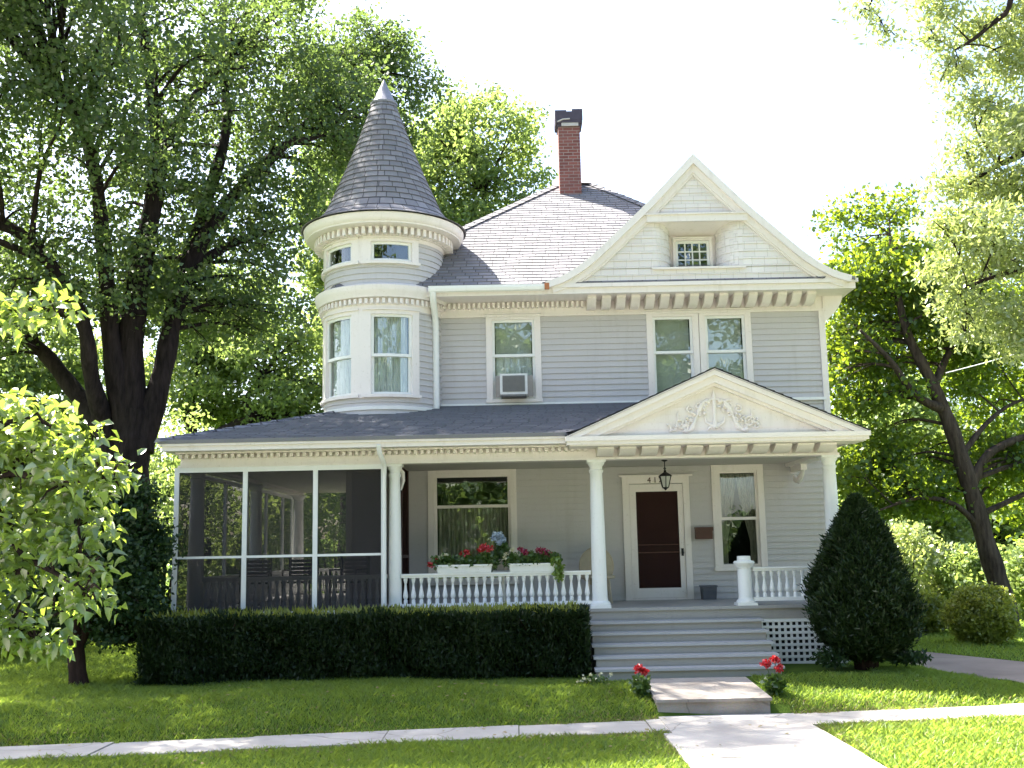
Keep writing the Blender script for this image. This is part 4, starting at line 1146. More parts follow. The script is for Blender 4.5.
# ------------------------------------------------------------------ flowers
def blob(cx, cy, cz, rx, ry, rz, n):
    d = RNG.normal(size=(n, 3)); d /= np.linalg.norm(d, axis=1)[:, None]
    return np.array([cx, cy, cz]) + d * (RNG.random((n, 1)) ** 0.4) * np.array([rx, ry, rz])
def flower_box(x0, x1, label, blooms, trail=None):
    t = thing('flower_box', label, 'flower box', ((x0 + x1) / 2, -2.30, 1.565), 'flower boxes on the porch rail')
    mb = MB(); y0, y1 = -2.39, -2.21; z0, z1 = 1.566, 1.685
    mb.add([(x0 + .015, y0 + .02, z0), (x1 - .015, y0 + .02, z0), (x1 - .015, y1 - .02, z0), (x0 + .015, y1 - .02, z0), (x0, y0, z1), (x1, y0, z1), (x1, y1, z1), (x0, y1, z1)], [(3, 2, 1, 0), (0, 1, 5, 4), (1, 2, 6, 5), (2, 3, 7, 6), (3, 0, 4, 7)])
    mb.box(x0 - .008, x1 + .008, y0 - .01, y0 + .004, z1 - .02, z1 + .006)
    mb.build('planter', 'white', t)
    mb = MB(); mb.box(x0 + .02, x1 - .02, y0 + .02, y1 - .02, z1 - .03, z1 - .015); mb.build('soil', 'brown', t)
    P = [blob(x0 + (x1 - x0) * i / 8, -2.31, 1.74 + .03 * math.sin(i * 2), .11, .10, .10, 150) for i in range(9)]
    leaf_mesh('foliage', np.concatenate(P), .06, .045, 'leaf_geranium', t, 0.6)
    for mat, nm, pts in blooms:
        leaf_mesh(nm, np.concatenate([blob(x, -2.33 + random.uniform(-.05, .04), z, r, r, r * .8, int(60 * (r / .05) ** 2)) for x, z, r in pts]), .035, .03, mat, t, 0.2)
    if trail:
        leaf_mesh('trailing_leaves', np.concatenate([blob(x, -2.38, z, .07, .05, .07, 90) for x, z in trail]), .055, .04, 'leaf_ivy', t, 0.3, droop=.8)
flower_box(-1.20, -0.36, 'white flower box with scarlet blooms before the large porch window',
           [('red', 'red_blossom', [(-.47, 1.95, .06), (-.40, 1.92, .05), (-.53, 1.90, .05), (-.75, 1.88, .05), (-.80, 1.84, .045), (-1.23, 1.74, .06), (-1.28, 1.70, .06), (-1.18, 1.78, .05)]), ('cream_petal', 'cream_blossom', [(-1.12, 1.82, .035), (-1.07, 1.84, .03), (-1.16, 1.79, .025)])])
flower_box(-0.10, 0.60, 'white flower box with crimson blooms and lime leaves trailing at its end',
           [('crimson', 'crimson_blossom', [(.12, 1.87, .05), (.17, 1.84, .05), (.08, 1.90, .04), (.36, 1.89, .05), (.44, 1.87, .055), (.50, 1.84, .05)]), ('cream_petal', 'cream_blossom', [(-.14, 1.83, .035), (-.10, 1.74, .04), (-.13, 1.70, .035), (-.05, 1.90, .03), (.02, 1.82, .035), (-.17, 1.78, .03)])],
           [(.62, 1.70), (.65, 1.64), (.64, 1.56), (.66, 1.50), (.60, 1.74)])
t = thing('hydrangea_plant', 'potted plant with pale blue blossom between the two flower boxes', 'plant', (-0.20, -2.22, 1.0))
mb = MB(); mb.box(-0.38, -0.02, -2.02, -1.66, 1.0, 1.03); mb.tube([(-.2, -1.84, 1.03), (-.2, -1.84, 1.55)], .03, 8); mb.box(-0.36, -0.04, -2.0, -1.68, 1.55, 1.58); mb.build('plant_stand', 'white', t)
mb = MB(); mb.lathe([(0, 1.582), (.09, 1.582), (.13, 1.75), (.14, 1.76), (.12, 1.76), (.11, 1.73), (0, 1.73)], -.2, -1.84, 20); mb.build('pot', 'tan', t, True)
leaf_mesh('foliage', blob(-.22, -1.84, 1.86, .12, .12, .13, 260), .08, .055, 'leaf_geranium', t)
leaf_mesh('blossom', np.concatenate([blob(-.26 + dx, -1.86, 2.07 + dz, .05, .05, .05, 110) for dx, dz in ((-.06, .02), (.03, .05), (.07, 0), (.0, -.05), (-.03, .07), (.04, -.03))]), .035, .03, 'blue_petal', t, .2)

def geranium(x, y, label, blooms, s=1.0):
    z = hgt(x, y) + .02
    t = thing('geranium_plant', label, 'flowering plant', (x, y, z), 'red geraniums beside the entry slab')
    leaf_mesh('foliage', blob(x, y, z + .16 * s, .18 * s, .15, .15 * s, int(420 * s)), .07, .055, 'leaf_geranium', t, .6)
    mb = MB()
    for dx, dz, r in blooms: mb.tube([(x, y, z), (x + dx * .6, y, z + dz * .6), (x + dx, y - .02, z + dz)], .005, 4)
    mb.build('stem', 'leaf_geranium', t)
    leaf_mesh('blossom', np.concatenate([blob(x + dx, y - .02, z + dz, r, r, r * .8, 110) for dx, dz, r in blooms]), .04, .035, 'red', t, .2)
geranium(1.55, -4.95, 'red geranium in the grass at the left edge of the entry slab', [(-.03, .33, .06), (.05, .29, .035)], .72)
geranium(3.26, -4.85, 'red geranium with three bloom heads at the right edge of the entry slab', [(-.10, .37, .055), (.06, .31, .045), (.02, .42, .04)], .75)
t = thing('white_flower_clump', 'low clump of whitish flowers at the foot of the steps by the hedge', 'flowering plant', (1.0, -4.25, hgt(1.0, -4.25)))
leaf_mesh('foliage', blob(1.0, -4.3, hgt(1, -4.3) + .07, .22, .10, .07, 220), .05, .03, 'leaf_geranium', t)
leaf_mesh('blossom', np.concatenate([blob(1.0 + random.uniform(-.22, .22), -4.36, hgt(1, -4.3) + random.uniform(.06, .16), .02, .02, .02, 9) for _ in range(9)]), .03, .025, 'cream_petal', t)

# service cable through the maple at right
t = thing('service_cable', 'thin pale overhead cable running through the maple on the right', 'cable', tuple(at(946, 373, 2.5)))
mb = MB(); a, b = at(946, 373, 2.5), at(1180, 275, 2.5)
mb.tube([a.lerp(b, i / 12) - Vector((0, 0, .25 * math.sin(math.pi * i / 12))) for i in range(13)], .010, 6); mb.build('wire', 'white', t)

# ------------------------------------------------------------------ hedge, yew, shrubs
def shell_box(n, x0, x1, y0, y1, z0, z1, depth=.16):
    out = []
    A = [('f', (x1 - x0) * (z1 - z0)), ('t', (x1 - x0) * (y1 - y0)), ('l', (y1 - y0) * (z1 - z0)), ('r', (y1 - y0) * (z1 - z0)), ('k', 0.4 * (x1 - x0) * (z1 - z0))]
    tot = sum(a for _, a in A)
    for k, a in A:
        m = int(n * a / tot); u = RNG.random(m); v = RNG.random(m); d = np.abs(RNG.normal(size=m)) * depth
        if k == 'f': p = np.stack([x0 + (x1 - x0) * u, y0 + d, z0 + (z1 - z0) * v ** .85], 1)
        elif k == 'k': p = np.stack([x0 + (x1 - x0) * u, y1 - d, z0 + (z1 - z0) * v], 1)
        elif k == 't': p = np.stack([x0 + (x1 - x0) * u, y0 + (y1 - y0) * v, z1 - d], 1)
        elif k == 'l': p = np.stack([x0 + d, y0 + (y1 - y0) * u, z0 + (z1 - z0) * v], 1)
        else: p = np.stack([x1 - d, y0 + (y1 - y0) * u, z0 + (z1 - z0) * v], 1)
        w = 0.06 * np.sin(p[:, 0] * 3.1) + 0.05 * np.sin(p[:, 0] * 7.3 + 1) + 0.04 * np.sin(p[:, 2] * 9 + p[:, 0] * 5)
        p[:, 1] += w * (k == 'f'); p[:, 2] += (k == 't') * (0.035 * np.sin(p[:, 0] * 2.7) + .02 * np.sin(p[:, 0] * 5.9 + 1) + .02 * np.sin(p[:, 0] * 11 + p[:, 1] * 8))
        out.append(p)
    return np.concatenate(out)
t = thing('clipped_hedge', 'long dark clipped yew hedge along the foot of the porch', 'hedge', (-2.4, -3.15, 0.1))
mb = MB()
for i in range(46):
    x = -5.15 + 6.05 * i / 45 + random.uniform(-.05, .05); y = -3.15 + random.uniform(-.2, .2)
    for _ in range(3): mb.tube([(x, y, .05), (x + random.uniform(-.1, .1), y + random.uniform(-.15, .15), .5), (x + random.uniform(-.2, .2), y + random.uniform(-.3, .3), .95)], [.02, .014, .006], 5)
mb.build('stems', 'bark_red', t)
P = shell_box(100000, -5.3, 1.0, -3.62, -2.72, 0.12, 1.02)
leaf_mesh('foliage', P, .075, .022, 'leaf_yew', t, 0.3, dirs=np.tile([0, -.3, .8], (len(P), 1)))
sp_ = np.stack([-5.25 + 6.2 * RNG.random(2600), -3.6 + .85 * RNG.random(2600), 1.0 + .07 * RNG.random(2600)], 1)
leaf_mesh('new_shoots', sp_, .10, .022, 'leaf_shrub', t, .1, dirs=np.tile([0, 0, 1.2], (2600, 1)))

yx, yy_ = 4.93, -3.30
t = thing('conical_yew', 'large dark egg-shaped yew at the corner of the porch', 'shrub', (yx, yy_, hgt(yx, yy_)))
mb = MB()
for i in range(9):
    a = i * .7; mb.tube([(yx + .10 * math.cos(a), yy_ + .10 * math.sin(a), 0.02), (yx + .14 * math.cos(a), yy_ + .14 * math.sin(a), .4), (yx + .35 * math.cos(a), yy_ + .35 * math.sin(a), 1.0), (yx + .2 * math.cos(a), yy_ + .2 * math.sin(a), 1.9)], [.06, .05, .03, .01], 6)
mb.build('trunk', 'bark_red', t, True)
n = 88000; zz = RNG.random(n) ** 1.1; ang = RNG.random(n) * 6.2832
prof_z = [0.30, 0.42, 0.62, 0.90, 1.2, 1.6, 2.0, 2.25, 2.42, 2.50]; prof_r = [.22, .52, .70, .77, .73, .60, .41, .25, .12, .02]
z = .30 + zz * 2.2; rr0 = np.interp(z, prof_z, prof_r) * .87 * (1 + .08 * np.sin(ang * 3 + z * 4) + .06 * np.sin(ang * 6 - z * 7) + .05 * np.sin(ang * 11 + z * 15))
rr1 = rr0 * (1 - np.abs(RNG.normal(size=n)) * .17); k_ = RNG.random(n) < .10; rr1 = np.where(k_, rr0 * (1 + .10 * RNG.random(n)), rr1); rr1 *= 1 + .10 * (np.sin(ang * 13 + z * 9) * np.sin(z * 17 + ang * 5)); rr1 = np.maximum(rr1, 0.02)
P = np.stack([yx + rr1 * np.cos(ang), yy_ + rr1 * np.sin(ang), z + RNG.normal(size=n) * .03], 1)
leaf_mesh('foliage', P, .085, .022, 'leaf_yew', t, 0.2, dirs=np.stack([np.cos(ang) * .7, np.sin(ang) * .7, np.full(n, .9)], 1))
P = np.concatenate([blob(yx + .55, yy_ - .1, .30, .30, .3, .08, 700), blob(yx - .55, yy_ - .15, .32, .25, .25, .12, 500)])
leaf_mesh('low_sprays', P, .08, .03, 'leaf_dark', t, .3)

def bush(name, label, x, y, rx, rz, n, leaf, L, W, cat='shrub', ry=None, gz=None, group=None, mound=0.8):
    z0 = hgt(x, y) if gz is None else gz; ry = ry or rx
    t = thing(name, label, cat, (x, y, z0), group)
    mb = MB()
    for i in range(12):
        a = random.uniform(0, 6.28); r = random.uniform(.3, .9)
        mb.tube([(x + .05 * math.cos(a), y + .05 * math.sin(a), z0 - .03), (x + r * .5 * rx * math.cos(a), y + r * .5 * ry * math.sin(a), z0 + rz * .6), (x + r * rx * math.cos(a), y + r * ry * math.sin(a), z0 + rz * (1.6 - .5 * r))], [.02 * rx + .01, .012 * rx + .006, .005], 5)
    mb.build('stem', 'bark', t)
    k = max(20, n // 30); d = RNG.normal(size=(k, 3)); d /= np.linalg.norm(d, axis=1)[:, None]
    f = 1 - np.abs(RNG.normal(size=(k, 1))) * .22
    c = d * f * np.array([rx, ry, rz]) * (1 + .08 * np.sin(d[:, :1] * 6 + d[:, 2:] * 5))
    p = np.repeat(c, n // k, axis=0) + RNG.normal(size=(k * (n // k), 3)) * .09 * max(.6, rx)
    p += np.array([x, y, z0 + rz * .96]); p = p[p[:, 2] > z0 + .02]
    leaf_mesh('foliage', p, L, W, leaf, t, .5)
    return t
p = at(981, 625, 1.9)
bush('round_shrub', 'rounded shrub with golden sunlit top beside the driveway', p.x, 1.9, .60, .55, 30000, 'leaf_shrub', .06, .038)
p = at(925, 628, 5.0)
bush('yellow_shrub', 'small yellow-green shrub behind the round shrub', p.x, 5.0, .55, .42, 9000, 'leaf_shrub', .08, .05)
p = at(1040, 600, 7.0)
bush('green_shrub', 'leafy green shrub at the right edge beyond the maple', p.x + .6, 8.0, 1.2, 1.0, 9000, 'leaf_far', .13, .08)

# dark round-headed shrub tree left of the porch
gx, gy = -6.2, -3.3
gz = hgt(gx, gy)
cl = ell_clusters([(gx + .32, gy + .1, 2.15, .62, .6, .95, 26), (gx - .1, gy + .2, 1.35, .75, .6, .6, 14), (gx + .5, gy + .1, 1.2, .4, .4, .4, 8)], .28, .42, .3)
tree('small_dark_tree', 'dense dark small tree with a short bare trunk left of the porch', (gx, gy, gz), [([(gx + .02, gy, gz - .1), (gx - .06, gy, .6), (gx - .10, gy + .05, 1.2), (gx - .1, gy + .1, 2.4)], [.15, .11, .08, .03]), ([(gx - .06, gy, .6), (gx + .2, gy + .1, 1.3), (gx + .3, gy + .1, 2.0)], [.08, .05, .02])],
     cl, .075, .045, 8500, 'leaf_dark', 'bark_red', twig=.12, upbias=.5)

# sunlit dogwood branches reaching in from the left in front
dx, dy = -5.6, -11.2
def D(px, py, Y): q = at(px, py, Y); return (q.x, q.y, q.z)
gz = hgt(dx, dy)
tiers = []
for (px, py, Y, r) in [(15, 312, -11.6, .20), (45, 305, -11.5, .15), (62, 312, -11.5, .09), (5, 425, -11.2, .30), (40, 425, -11.4, .26), (75, 455, -11.4, .22), (25, 470, -11.0, .30), (60, 490, -11.2, .28), (100, 470, -11.5, .18), (112, 480, -11.5, .14), (15, 520, -11.0, .30), (50, 535, -11.3, .26), (80, 545, -11.4, .20), (92, 570, -11.4, .16), (90, 600, -11.4, .14), (15, 575, -11.0, .28), (10, 620, -11.0, .25), (35, 640, -11.0, .20), (-30, 440, -11.0, .4), (-40, 520, -10.8, .4), (-40, 600, -10.8, .4), (55, 445, -10.8, .24), (92, 520, -11.0, .18), (95, 440, -11.3, .14), (70, 600, -10.8, .18)]:
    q = at(px, py, Y); tiers.append((q.x, q.y, q.z, r))
limbs = [([(dx, dy, gz - .1), (dx + .1, dy, 1.0), (dx + .25, dy - .05, 1.9), (dx + .3, dy, 2.9), (dx + .4, dy - .2, 3.6)], [.10, .085, .07, .05, .02]),
         ([(dx + .15, dy, 1.2), D(-20, 545, -11.0), D(30, 560, -11.1), D(85, 590, -11.4)], [.06, .04, .025, .010]), ([(dx + .22, dy, 1.8), D(-20, 480, -11.1), D(45, 480, -11.2), D(105, 482, -11.5)], [.05, .035, .022, .010]),
         ([(dx + .25, dy, 2.0), D(0, 425, -11.3), D(70, 442, -11.4)], [.05, .03, .01]), ([(dx + .3, dy, 2.8), D(-10, 320, -11.5), D(60, 312, -11.5)], [.045, .02, .008]), ([(dx + .1, dy, .9), D(-30, 630, -10.9), D(35, 640, -11.0)], [.05, .03, .01])]
tree('dogwood_tree', 'bright leafy dogwood branches reaching in at the left edge', (dx, dy, gz), limbs, tiers, .092, .052, 2900, 'leaf_dogwood', 'bark', twig=.085, upbias=1.0, fold=.26, droop=.6, tw_n=9, seg=8, twigs=4)

# ------------------------------------------------------------------ trees
BY = 4.0
def B(px, py, dy=0): q = at(px, py, BY + dy); return (q.x, q.y, q.z)
def near_house(p, r):
    x, y, z = p
    if x + r > -5.6 and y - r < 7 and z - r < 4.8 and y + r > -3: return True           # porch wing
    if x + r > -3.9 and x - r < 6.5 and y - r < 8.3 and y + r > -1.4 and z - r < 11.2: return True
    return False
g0 = B(132, 600); gz = hgt(g0[0], g0[1])
limbs = [
    ([(g0[0], BY, gz - .3), B(132, 570), B(133, 510), B(132, 460), B(132, 410)], [.50, .40, .35, .36, .34]),
    ([B(132, 440), B(130, 350), B(140, 270), B(158, 170), B(152, 90), B(138, 0), B(124, -90, .5)], [.34, .29, .24, .19, .14, .10, .05]),
    ([B(128, 440), B(112, 350, -.3), B(105, 260, -.5), B(92, 160, -.8), B(62, 90, -1), B(20, 30, -1.2)], [.30, .20, .17, .13, .10, .05]),
    ([B(128, 475), B(100, 425, .3), B(72, 388, .6), B(43, 352, .9), B(8, 325, 1.2), B(-60, 290, 1.6), B(-120, 250, 1.8)], [.30, .23, .19, .16, .13, .08, .04]),
    ([B(108, 435), B(92, 380, -.6), B(82, 320, -1), B(40, 250, -1.4), B(-10, 215, -1.6), B(-100, 150, -2)], [.24, .17, .15, .12, .10, .05]),
    ([B(140, 450), B(163, 370, .3), B(176, 305, .6), B(200, 245, .9), B(238, 190, 1.3), B(285, 145, 1.8), B(318, 136, 2.2), B(345, 112, 2.6)], [.30, .22, .20, .17, .13, .09, .06, .03]),
    ([B(172, 320, .5), B(202, 215, 1.4), B(226, 130, 2), B(222, 40, 2.4), B(235, -60, 3)], [.2, .16, .12, .09, .04]),
    ([B(190, 268, .8), B(240, 240, 1.6), B(285, 228, 2.2), B(310, 222, 2.6)], [.13, .09, .05, .02]),
    ([B(160, 150), B(200, 90, 1.4), B(250, 40, 2), B(300, -20, 2.6)], [.14, .10, .07, .03]),
    ([B(240, 190, 1.3), B(300, 130, 3), B(350, 70, 4.4), B(390, 20, 5.4)], [.13, .09, .06, .03]),
    ([B(60, 100, -1), B(28, 55, -.6), B(-20, 10, -.4)], [.10, .07, .03]),
]
cl = ell_clusters([(-10.0, -0.2, 11.6, 3.9, 1.8, 2.6, 40), (-13.6, 0.6, 9.2, 2.2, 1.8, 1.8, 20), (-9.4, -2.3, 12.6, 3.2, 1.0, 1.6, 24), (-12.8, -1.0, 13.0, 2.2, 1.2, 1.6, 14), (-9.6, 4.0, 11.4, 4.8, 3.4, 5.2, 96), (-12.5, 4.2, 8.4, 2.6, 3, 2.6, 22), (-6.0, 6.2, 12.6, 2.6, 2.0, 3.8, 44), (-4.0, 9.0, 13.8, 1.9, 1.2, 2.8, 42), (-6.6, 5.8, 8.4, 1.7, 1.6, 1.6, 16), (-9.2, 3.4, 7.9, 2.2, 2.0, .8, 12), (-10.0, 2.0, 17.2, 4.2, 3.2, 1.8, 60)], .7, 1.2, .3, near_house)  # some boughs out of view, added to shade the left lawn and sidewalk
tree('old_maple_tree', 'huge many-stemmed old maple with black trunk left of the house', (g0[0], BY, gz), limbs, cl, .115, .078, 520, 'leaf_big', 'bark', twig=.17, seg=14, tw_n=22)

# tree behind the house, between turret and chimney
def Bk(px, py, Y): q = at(px, py, Y); return (q.x, q.y, q.z)
q = Bk(480, 180, 15)
cl = ell_clusters([(q[0], 15, q[2], 2.1, 2, 3.2, 34), (q[0] + 1.4, 15, q[2] - 2.2, 1.6, 1.6, 1.6, 14), (q[0] - 2, 15, q[2] - .6, 1.8, 1.6, 2.6, 18)], .6, 1.0, .3)
tree('background_tree', 'pale green tree rising behind the roof between turret and chimney', (q[0], 15, .1), [([(q[0], 15, 0), (q[0] - .2, 15, 5), (q[0], 15, 9), (q[0] + .1, 15, 13.5)], [.35, .28, .2, .05]), ([(q[0] - .2, 15, 5.5), (q[0] - 1.4, 15, 9), (q[0] - 2, 15, 12)], [.2, .12, .04]), ([(q[0], 15, 7), (q[0] + 1.2, 15, 10), (q[0] + 1.6, 15, 12)], [.18, .1, .04])],
     cl, .16, .10, 800, 'leaf_far', 'bark', twig=.24, tw_n=18)
# sunny tree far left behind the porch roof with a crooked low limb
q = Bk(255, 370, 17)
cl = ell_clusters([(q[0], 17, q[2] - .2, 2.8, 2, 2.6, 34), (q[0] - 2.5, 18, q[2] + 1.5, 2.5, 2, 3, 22), (q[0] + 1.5, 17, q[2] - 1.8, 2, 1.5, 1.8, 16)], .7, 1.1, .3)
tree('sunlit_tree', 'sunlit yellow-green tree with crooked low limb beyond the porch roof', (Bk(205, 560, 16)[0], 16, .3),
     [([(Bk(200, 560, 16)[0], 16, 0), Bk(205, 480, 16), Bk(215, 440, 16), Bk(235, 425, 16), Bk(250, 418, 16), Bk(246, 400, 16), Bk(262, 375, 16.4)], [.4, .26, .2, .16, .14, .10, .05]), ([Bk(205, 480, 16), Bk(190, 420, 16.5), Bk(200, 350, 17), Bk(230, 300, 17)], [.24, .18, .12, .05])],
     cl, .16, .10, 800, 'leaf_far', 'bark', twig=.24, tw_n=18)
# more of the wood left and behind
k = 0
for (px, py, Y, rx, rz, lab) in [(30, 420, 24, 3.6, 4.2, 'mid green tree seen under the low limbs of the old maple'), (-90, 300, 20, 4, 6, 'tall green tree at the far left edge behind the old maple'), (345, 250, 30, 2.2, 6.0, 'tall pale green tree seen just left of the turret')]:
    q = Bk(px, py, Y)
    cl = ell_clusters([(q[0], Y, q[2], rx, 2.5, rz, 40)], .8, 1.3, .3)
    tree('background_tree', lab, (q[0], Y, .3), [([(q[0], Y, 0), (q[0] + .2, Y, q[2] * .5), (q[0], Y, q[2] + rz * .5)], [.4, .28, .06])], cl, .26, .16, 420, 'leaf_far', 'bark', twig=.35, group='trees behind the house')
for (px, Y, rx, rz, lab) in [(20, 4, 1.7, 1.1, 'dark bush at the left edge under the old maple'), (75, 7, 1.9, 1.5, 'broad bush between the maple trunk and the small dark tree'), (-60, 1, 1.6, 1.0, 'low bush by the left edge in front of the maple'), (162, 9, 1.8, 2.9, 'bush beyond the corner of the screened porch'), (338, 15, 2.2, 2.3, 'bush seen through the screened porch past its rear column')]:
    q = at(px, 600, Y)
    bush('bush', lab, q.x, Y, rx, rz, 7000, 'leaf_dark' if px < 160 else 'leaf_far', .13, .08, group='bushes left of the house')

# maple on the right with a leaning trunk
MY = 5.0
def Mp(px, py, d=0): q = at(px, py, MY + d); return (q.x, q.y, q.z)
g0 = Mp(1006, 640)
limbs = [([(g0[0] + .1, MY, -.5), Mp(1003, 600), Mp(985, 540), Mp(968, 480), Mp(950, 425), Mp(928, 375), Mp(908, 335), Mp(896, 285), Mp(890, 235)], [.30, .24, .205, .185, .16, .13, .10, .07, .035]),
         ([Mp(970, 490), Mp(985, 458), Mp(1010, 442), Mp(1050, 428), Mp(1100, 400)], [.13, .10, .085, .06, .03]),
         ([Mp(945, 410), Mp(915, 395, -.3), Mp(890, 360, -.6), Mp(860, 330, -.8)], [.12, .09, .06, .03]),
         ([Mp(962, 455), Mp(985, 425, .3), Mp(1010, 405, .6), Mp(1040, 395, .8)], [.075, .055, .04, .02]),
         ([Mp(982, 530), Mp(955, 505, -.2), Mp(920, 498, -.4), Mp(880, 510, -.7)], [.085, .06, .045, .02]),
         ([Mp(935, 385), Mp(950, 350, .4), Mp(975, 310, .8), Mp(990, 260, 1)], [.10, .07, .05, .02])]
def avoid_r(p, r): return p[0] - r < 6.3 and p[1] - r < 8.2 and p[2] < 10
q = Mp(905, 330)
cl = ell_clusters([(q[0] - .3, MY + .9, q[2] + 1.2, 1.7, 1.4, 2.0, 30), (q[0] - .9, MY + .6, q[2] - 1.2, .9, 1.4, 1.5, 12), (q[0] + 2.6, MY + 1.6, q[2] - .2, 2.6, 1.3, 2.0, 26), (q[0] - .2, MY + .6, q[2] - 3.2, 1.4, 1.2, .9, 14), (q[0] + 3, MY + 1.2, q[2] - 3.2, 2.2, 1.4, 1.0, 14), (q[0] + 1.2, MY - .2, q[2] + .3, 1.2, .8, .9, 5)], .5, .85, .2, avoid_r)
tree('maple_tree', 'bright green maple with leaning brown trunk right of the house', (g0[0], MY, .1), limbs, cl, .12, .085, 1150, 'leaf_maple', 'bark_maple', twig=.18, seg=12, tw_n=18)

# pale locust whose boughs hang in at the top right, trunk outside the frame
LY = -5.5
def Lc(px, py, d=0): q = at(px, py, LY + d); return (q.x, q.y, q.z)
lx = 9.6
limbs = [([(lx, LY, -.2), (lx - .1, LY, 3), (lx - .2, LY, 6), (lx - .4, LY, 8.5), (lx - .6, LY, 10.5)], [.34, .27, .22, .15, .07]),
         ([(lx - .2, LY, 6.2), Lc(1040, -5), Lc(1005, 14), Lc(975, 38), Lc(955, 50)], [.10, .05, .035, .025, .012]),
         ([(lx - .15, LY, 5.0), Lc(1080, 150, .3), Lc(1010, 160, .3), Lc(960, 190, .3)], [.12, .06, .04, .015]),
         ([(lx - .1, LY, 3.6), Lc(1090, 280, .5), Lc(1020, 270, .5), Lc(960, 290, .4)], [.12, .06, .04, .015]),
         ([(lx - .3, LY, 8), Lc(1000, -90), Lc(900, -50), Lc(868, 10)], [.10, .05, .03, .012])]
cl = []
for (px, py, r, d) in [(870, 10, .22, 0), (885, 32, .16, 0), (940, 10, .35, .1), (935, 40, .25, 0), (955, 70, .32, .2), (980, 30, .4, .3), (1010, 60, .5, .4), (975, 105, .35, .2), (1000, 130, .5, .4), (965, 150, .28, .2), (950, 185, .30, .2), (985, 190, .5, .5), (1020, 190, .5, .2), (945, 225, .32, .3), (975, 250, .5, .4), (1015, 260, .5, .6), (940, 270, .28, .3), (960, 300, .34, .3), (1000, 315, .45, .4), (1025, 340, .4, .3), (1050, 120, .6, .6), (1060, 220, .6, .6), (1060, 320, .6, .6), (1040, 20, .6, .5), (1080, 60, .7, .2), (990, -40, .6, .2), (920, -40, .4, .2), (1060, -60, .8, .2), (1120, 160, .8, 0), (1130, 300, .8, 0), (995, 225, .4, -.3), (965, 335, .22, .3), (1020, 130, .45, -.4)]:
    q = Lc(px, py, d); cl.append((q[0], q[1], q[2], r))
tree('locust_tree', 'pale sunlit boughs of fine leaves hanging in at the upper right', (lx, LY, hgt(lx, LY)), limbs, cl, .085, .034, 6500, 'leaf_pale', 'bark', twig=.12, tw_n=22, upbias=.3, droop=.3)

# background on the right: trees and bushes beyond the lawn
for (px, py, Y, rx, rz, lab, lf) in [(900, 470, 20, 2.6, 3.4, 'light green tree just past the house corner, behind the maple', 'leaf_far'), (990, 500, 26, 3.4, 3.4, 'light green tree behind the leaning maple trunk', 'leaf_far'), (1090, 420, 20, 3.5, 5, 'dark green tree at the right edge beyond the maple', 'leaf_maple'), (930, 330, 30, 5.0, 5.5, 'tall tree far behind the maple crown', 'leaf_maple')]:
    q = Bk(px, py, Y)
    cl = ell_clusters([(q[0], Y, q[2], rx, 2.4, rz, 34)], .7, 1.2, .3)
    tree('background_tree', lab, (q[0], Y, .3), [([(q[0], Y, 0), (q[0] + .2, Y, q[2] * .5), (q[0], Y, q[2] + rz * .5)], [.26, .2, .05])], cl, .24, .15, 460, lf, 'bark', twig=.32, group='trees right of the house')
for (px, Y, rx, rz, lab, lf) in [(905, 14, 1.2, 1.3, 'whitish green bush beyond the driveway beside the yew', 'leaf_pale'), (945, 19, 1.4, 1.5, 'pale leafy bush left of the maple trunk', 'leaf_pale'), (975, 13, 1.0, 0.9, 'light bush at the foot of the maple trunk', 'leaf_far'), (865, 18, 2, 1.9, 'bush glimpsed behind the right side of the house', 'leaf_far')]:
    q = at(px, 600, Y)
    bush('bush', lab, q.x, Y, rx, rz, 6500, lf, .13, .085, group='bushes right of the house')
q = at(1019, 622, 9)
t = thing('garden_stone', 'weathered grey upright stone on the far lawn at the right edge', 'stone', (q.x, 9, hgt(q.x, 9)))
mb = MB(); x = q.x; z = hgt(x, 9); mb.prism([(x - .22, z - .1), (x + .25, z - .1), (x + .24, z + .45), (x + .12, z + .62), (x - .08, z + .64), (x - .2, z + .5)], 8.85, 9.15); mb.build('stone_block', 'stone', t)

# far wood closing the view: too many trunks and leaves to count
cl = []
for i in range(150):
    x = -60 + 120 * i / 149 + random.uniform(-2, 2); cl.append((x, 44 + random.uniform(-4, 8), random.uniform(.5, 6.5), random.uniform(1.6, 2.8)))
P = clump_points(cl, 110, .6)
o = leaf_mesh('far_wood', P, .5, .34, 'leaf_far', None); o['kind'] = 'stuff'; tag(o, 'far wood closing the view behind the garden', 'wood', None, 'stuff')
# wood across the street, behind the viewer: mirrored in the window glass
cl = []
for i in range(170):
    x = -32 + 64 * i / 169 + random.uniform(-2, 2); cl.append((x, -44 + random.uniform(-3, 3), random.uniform(1.5, 24), random.uniform(1.8, 3.0)))
P = clump_points(cl, 100, .6)
o = leaf_mesh('street_wood', P, .5, .34, 'leaf_big', None); tag(o, 'green wood across the street mirrored in the windows', 'wood', None, 'stuff')

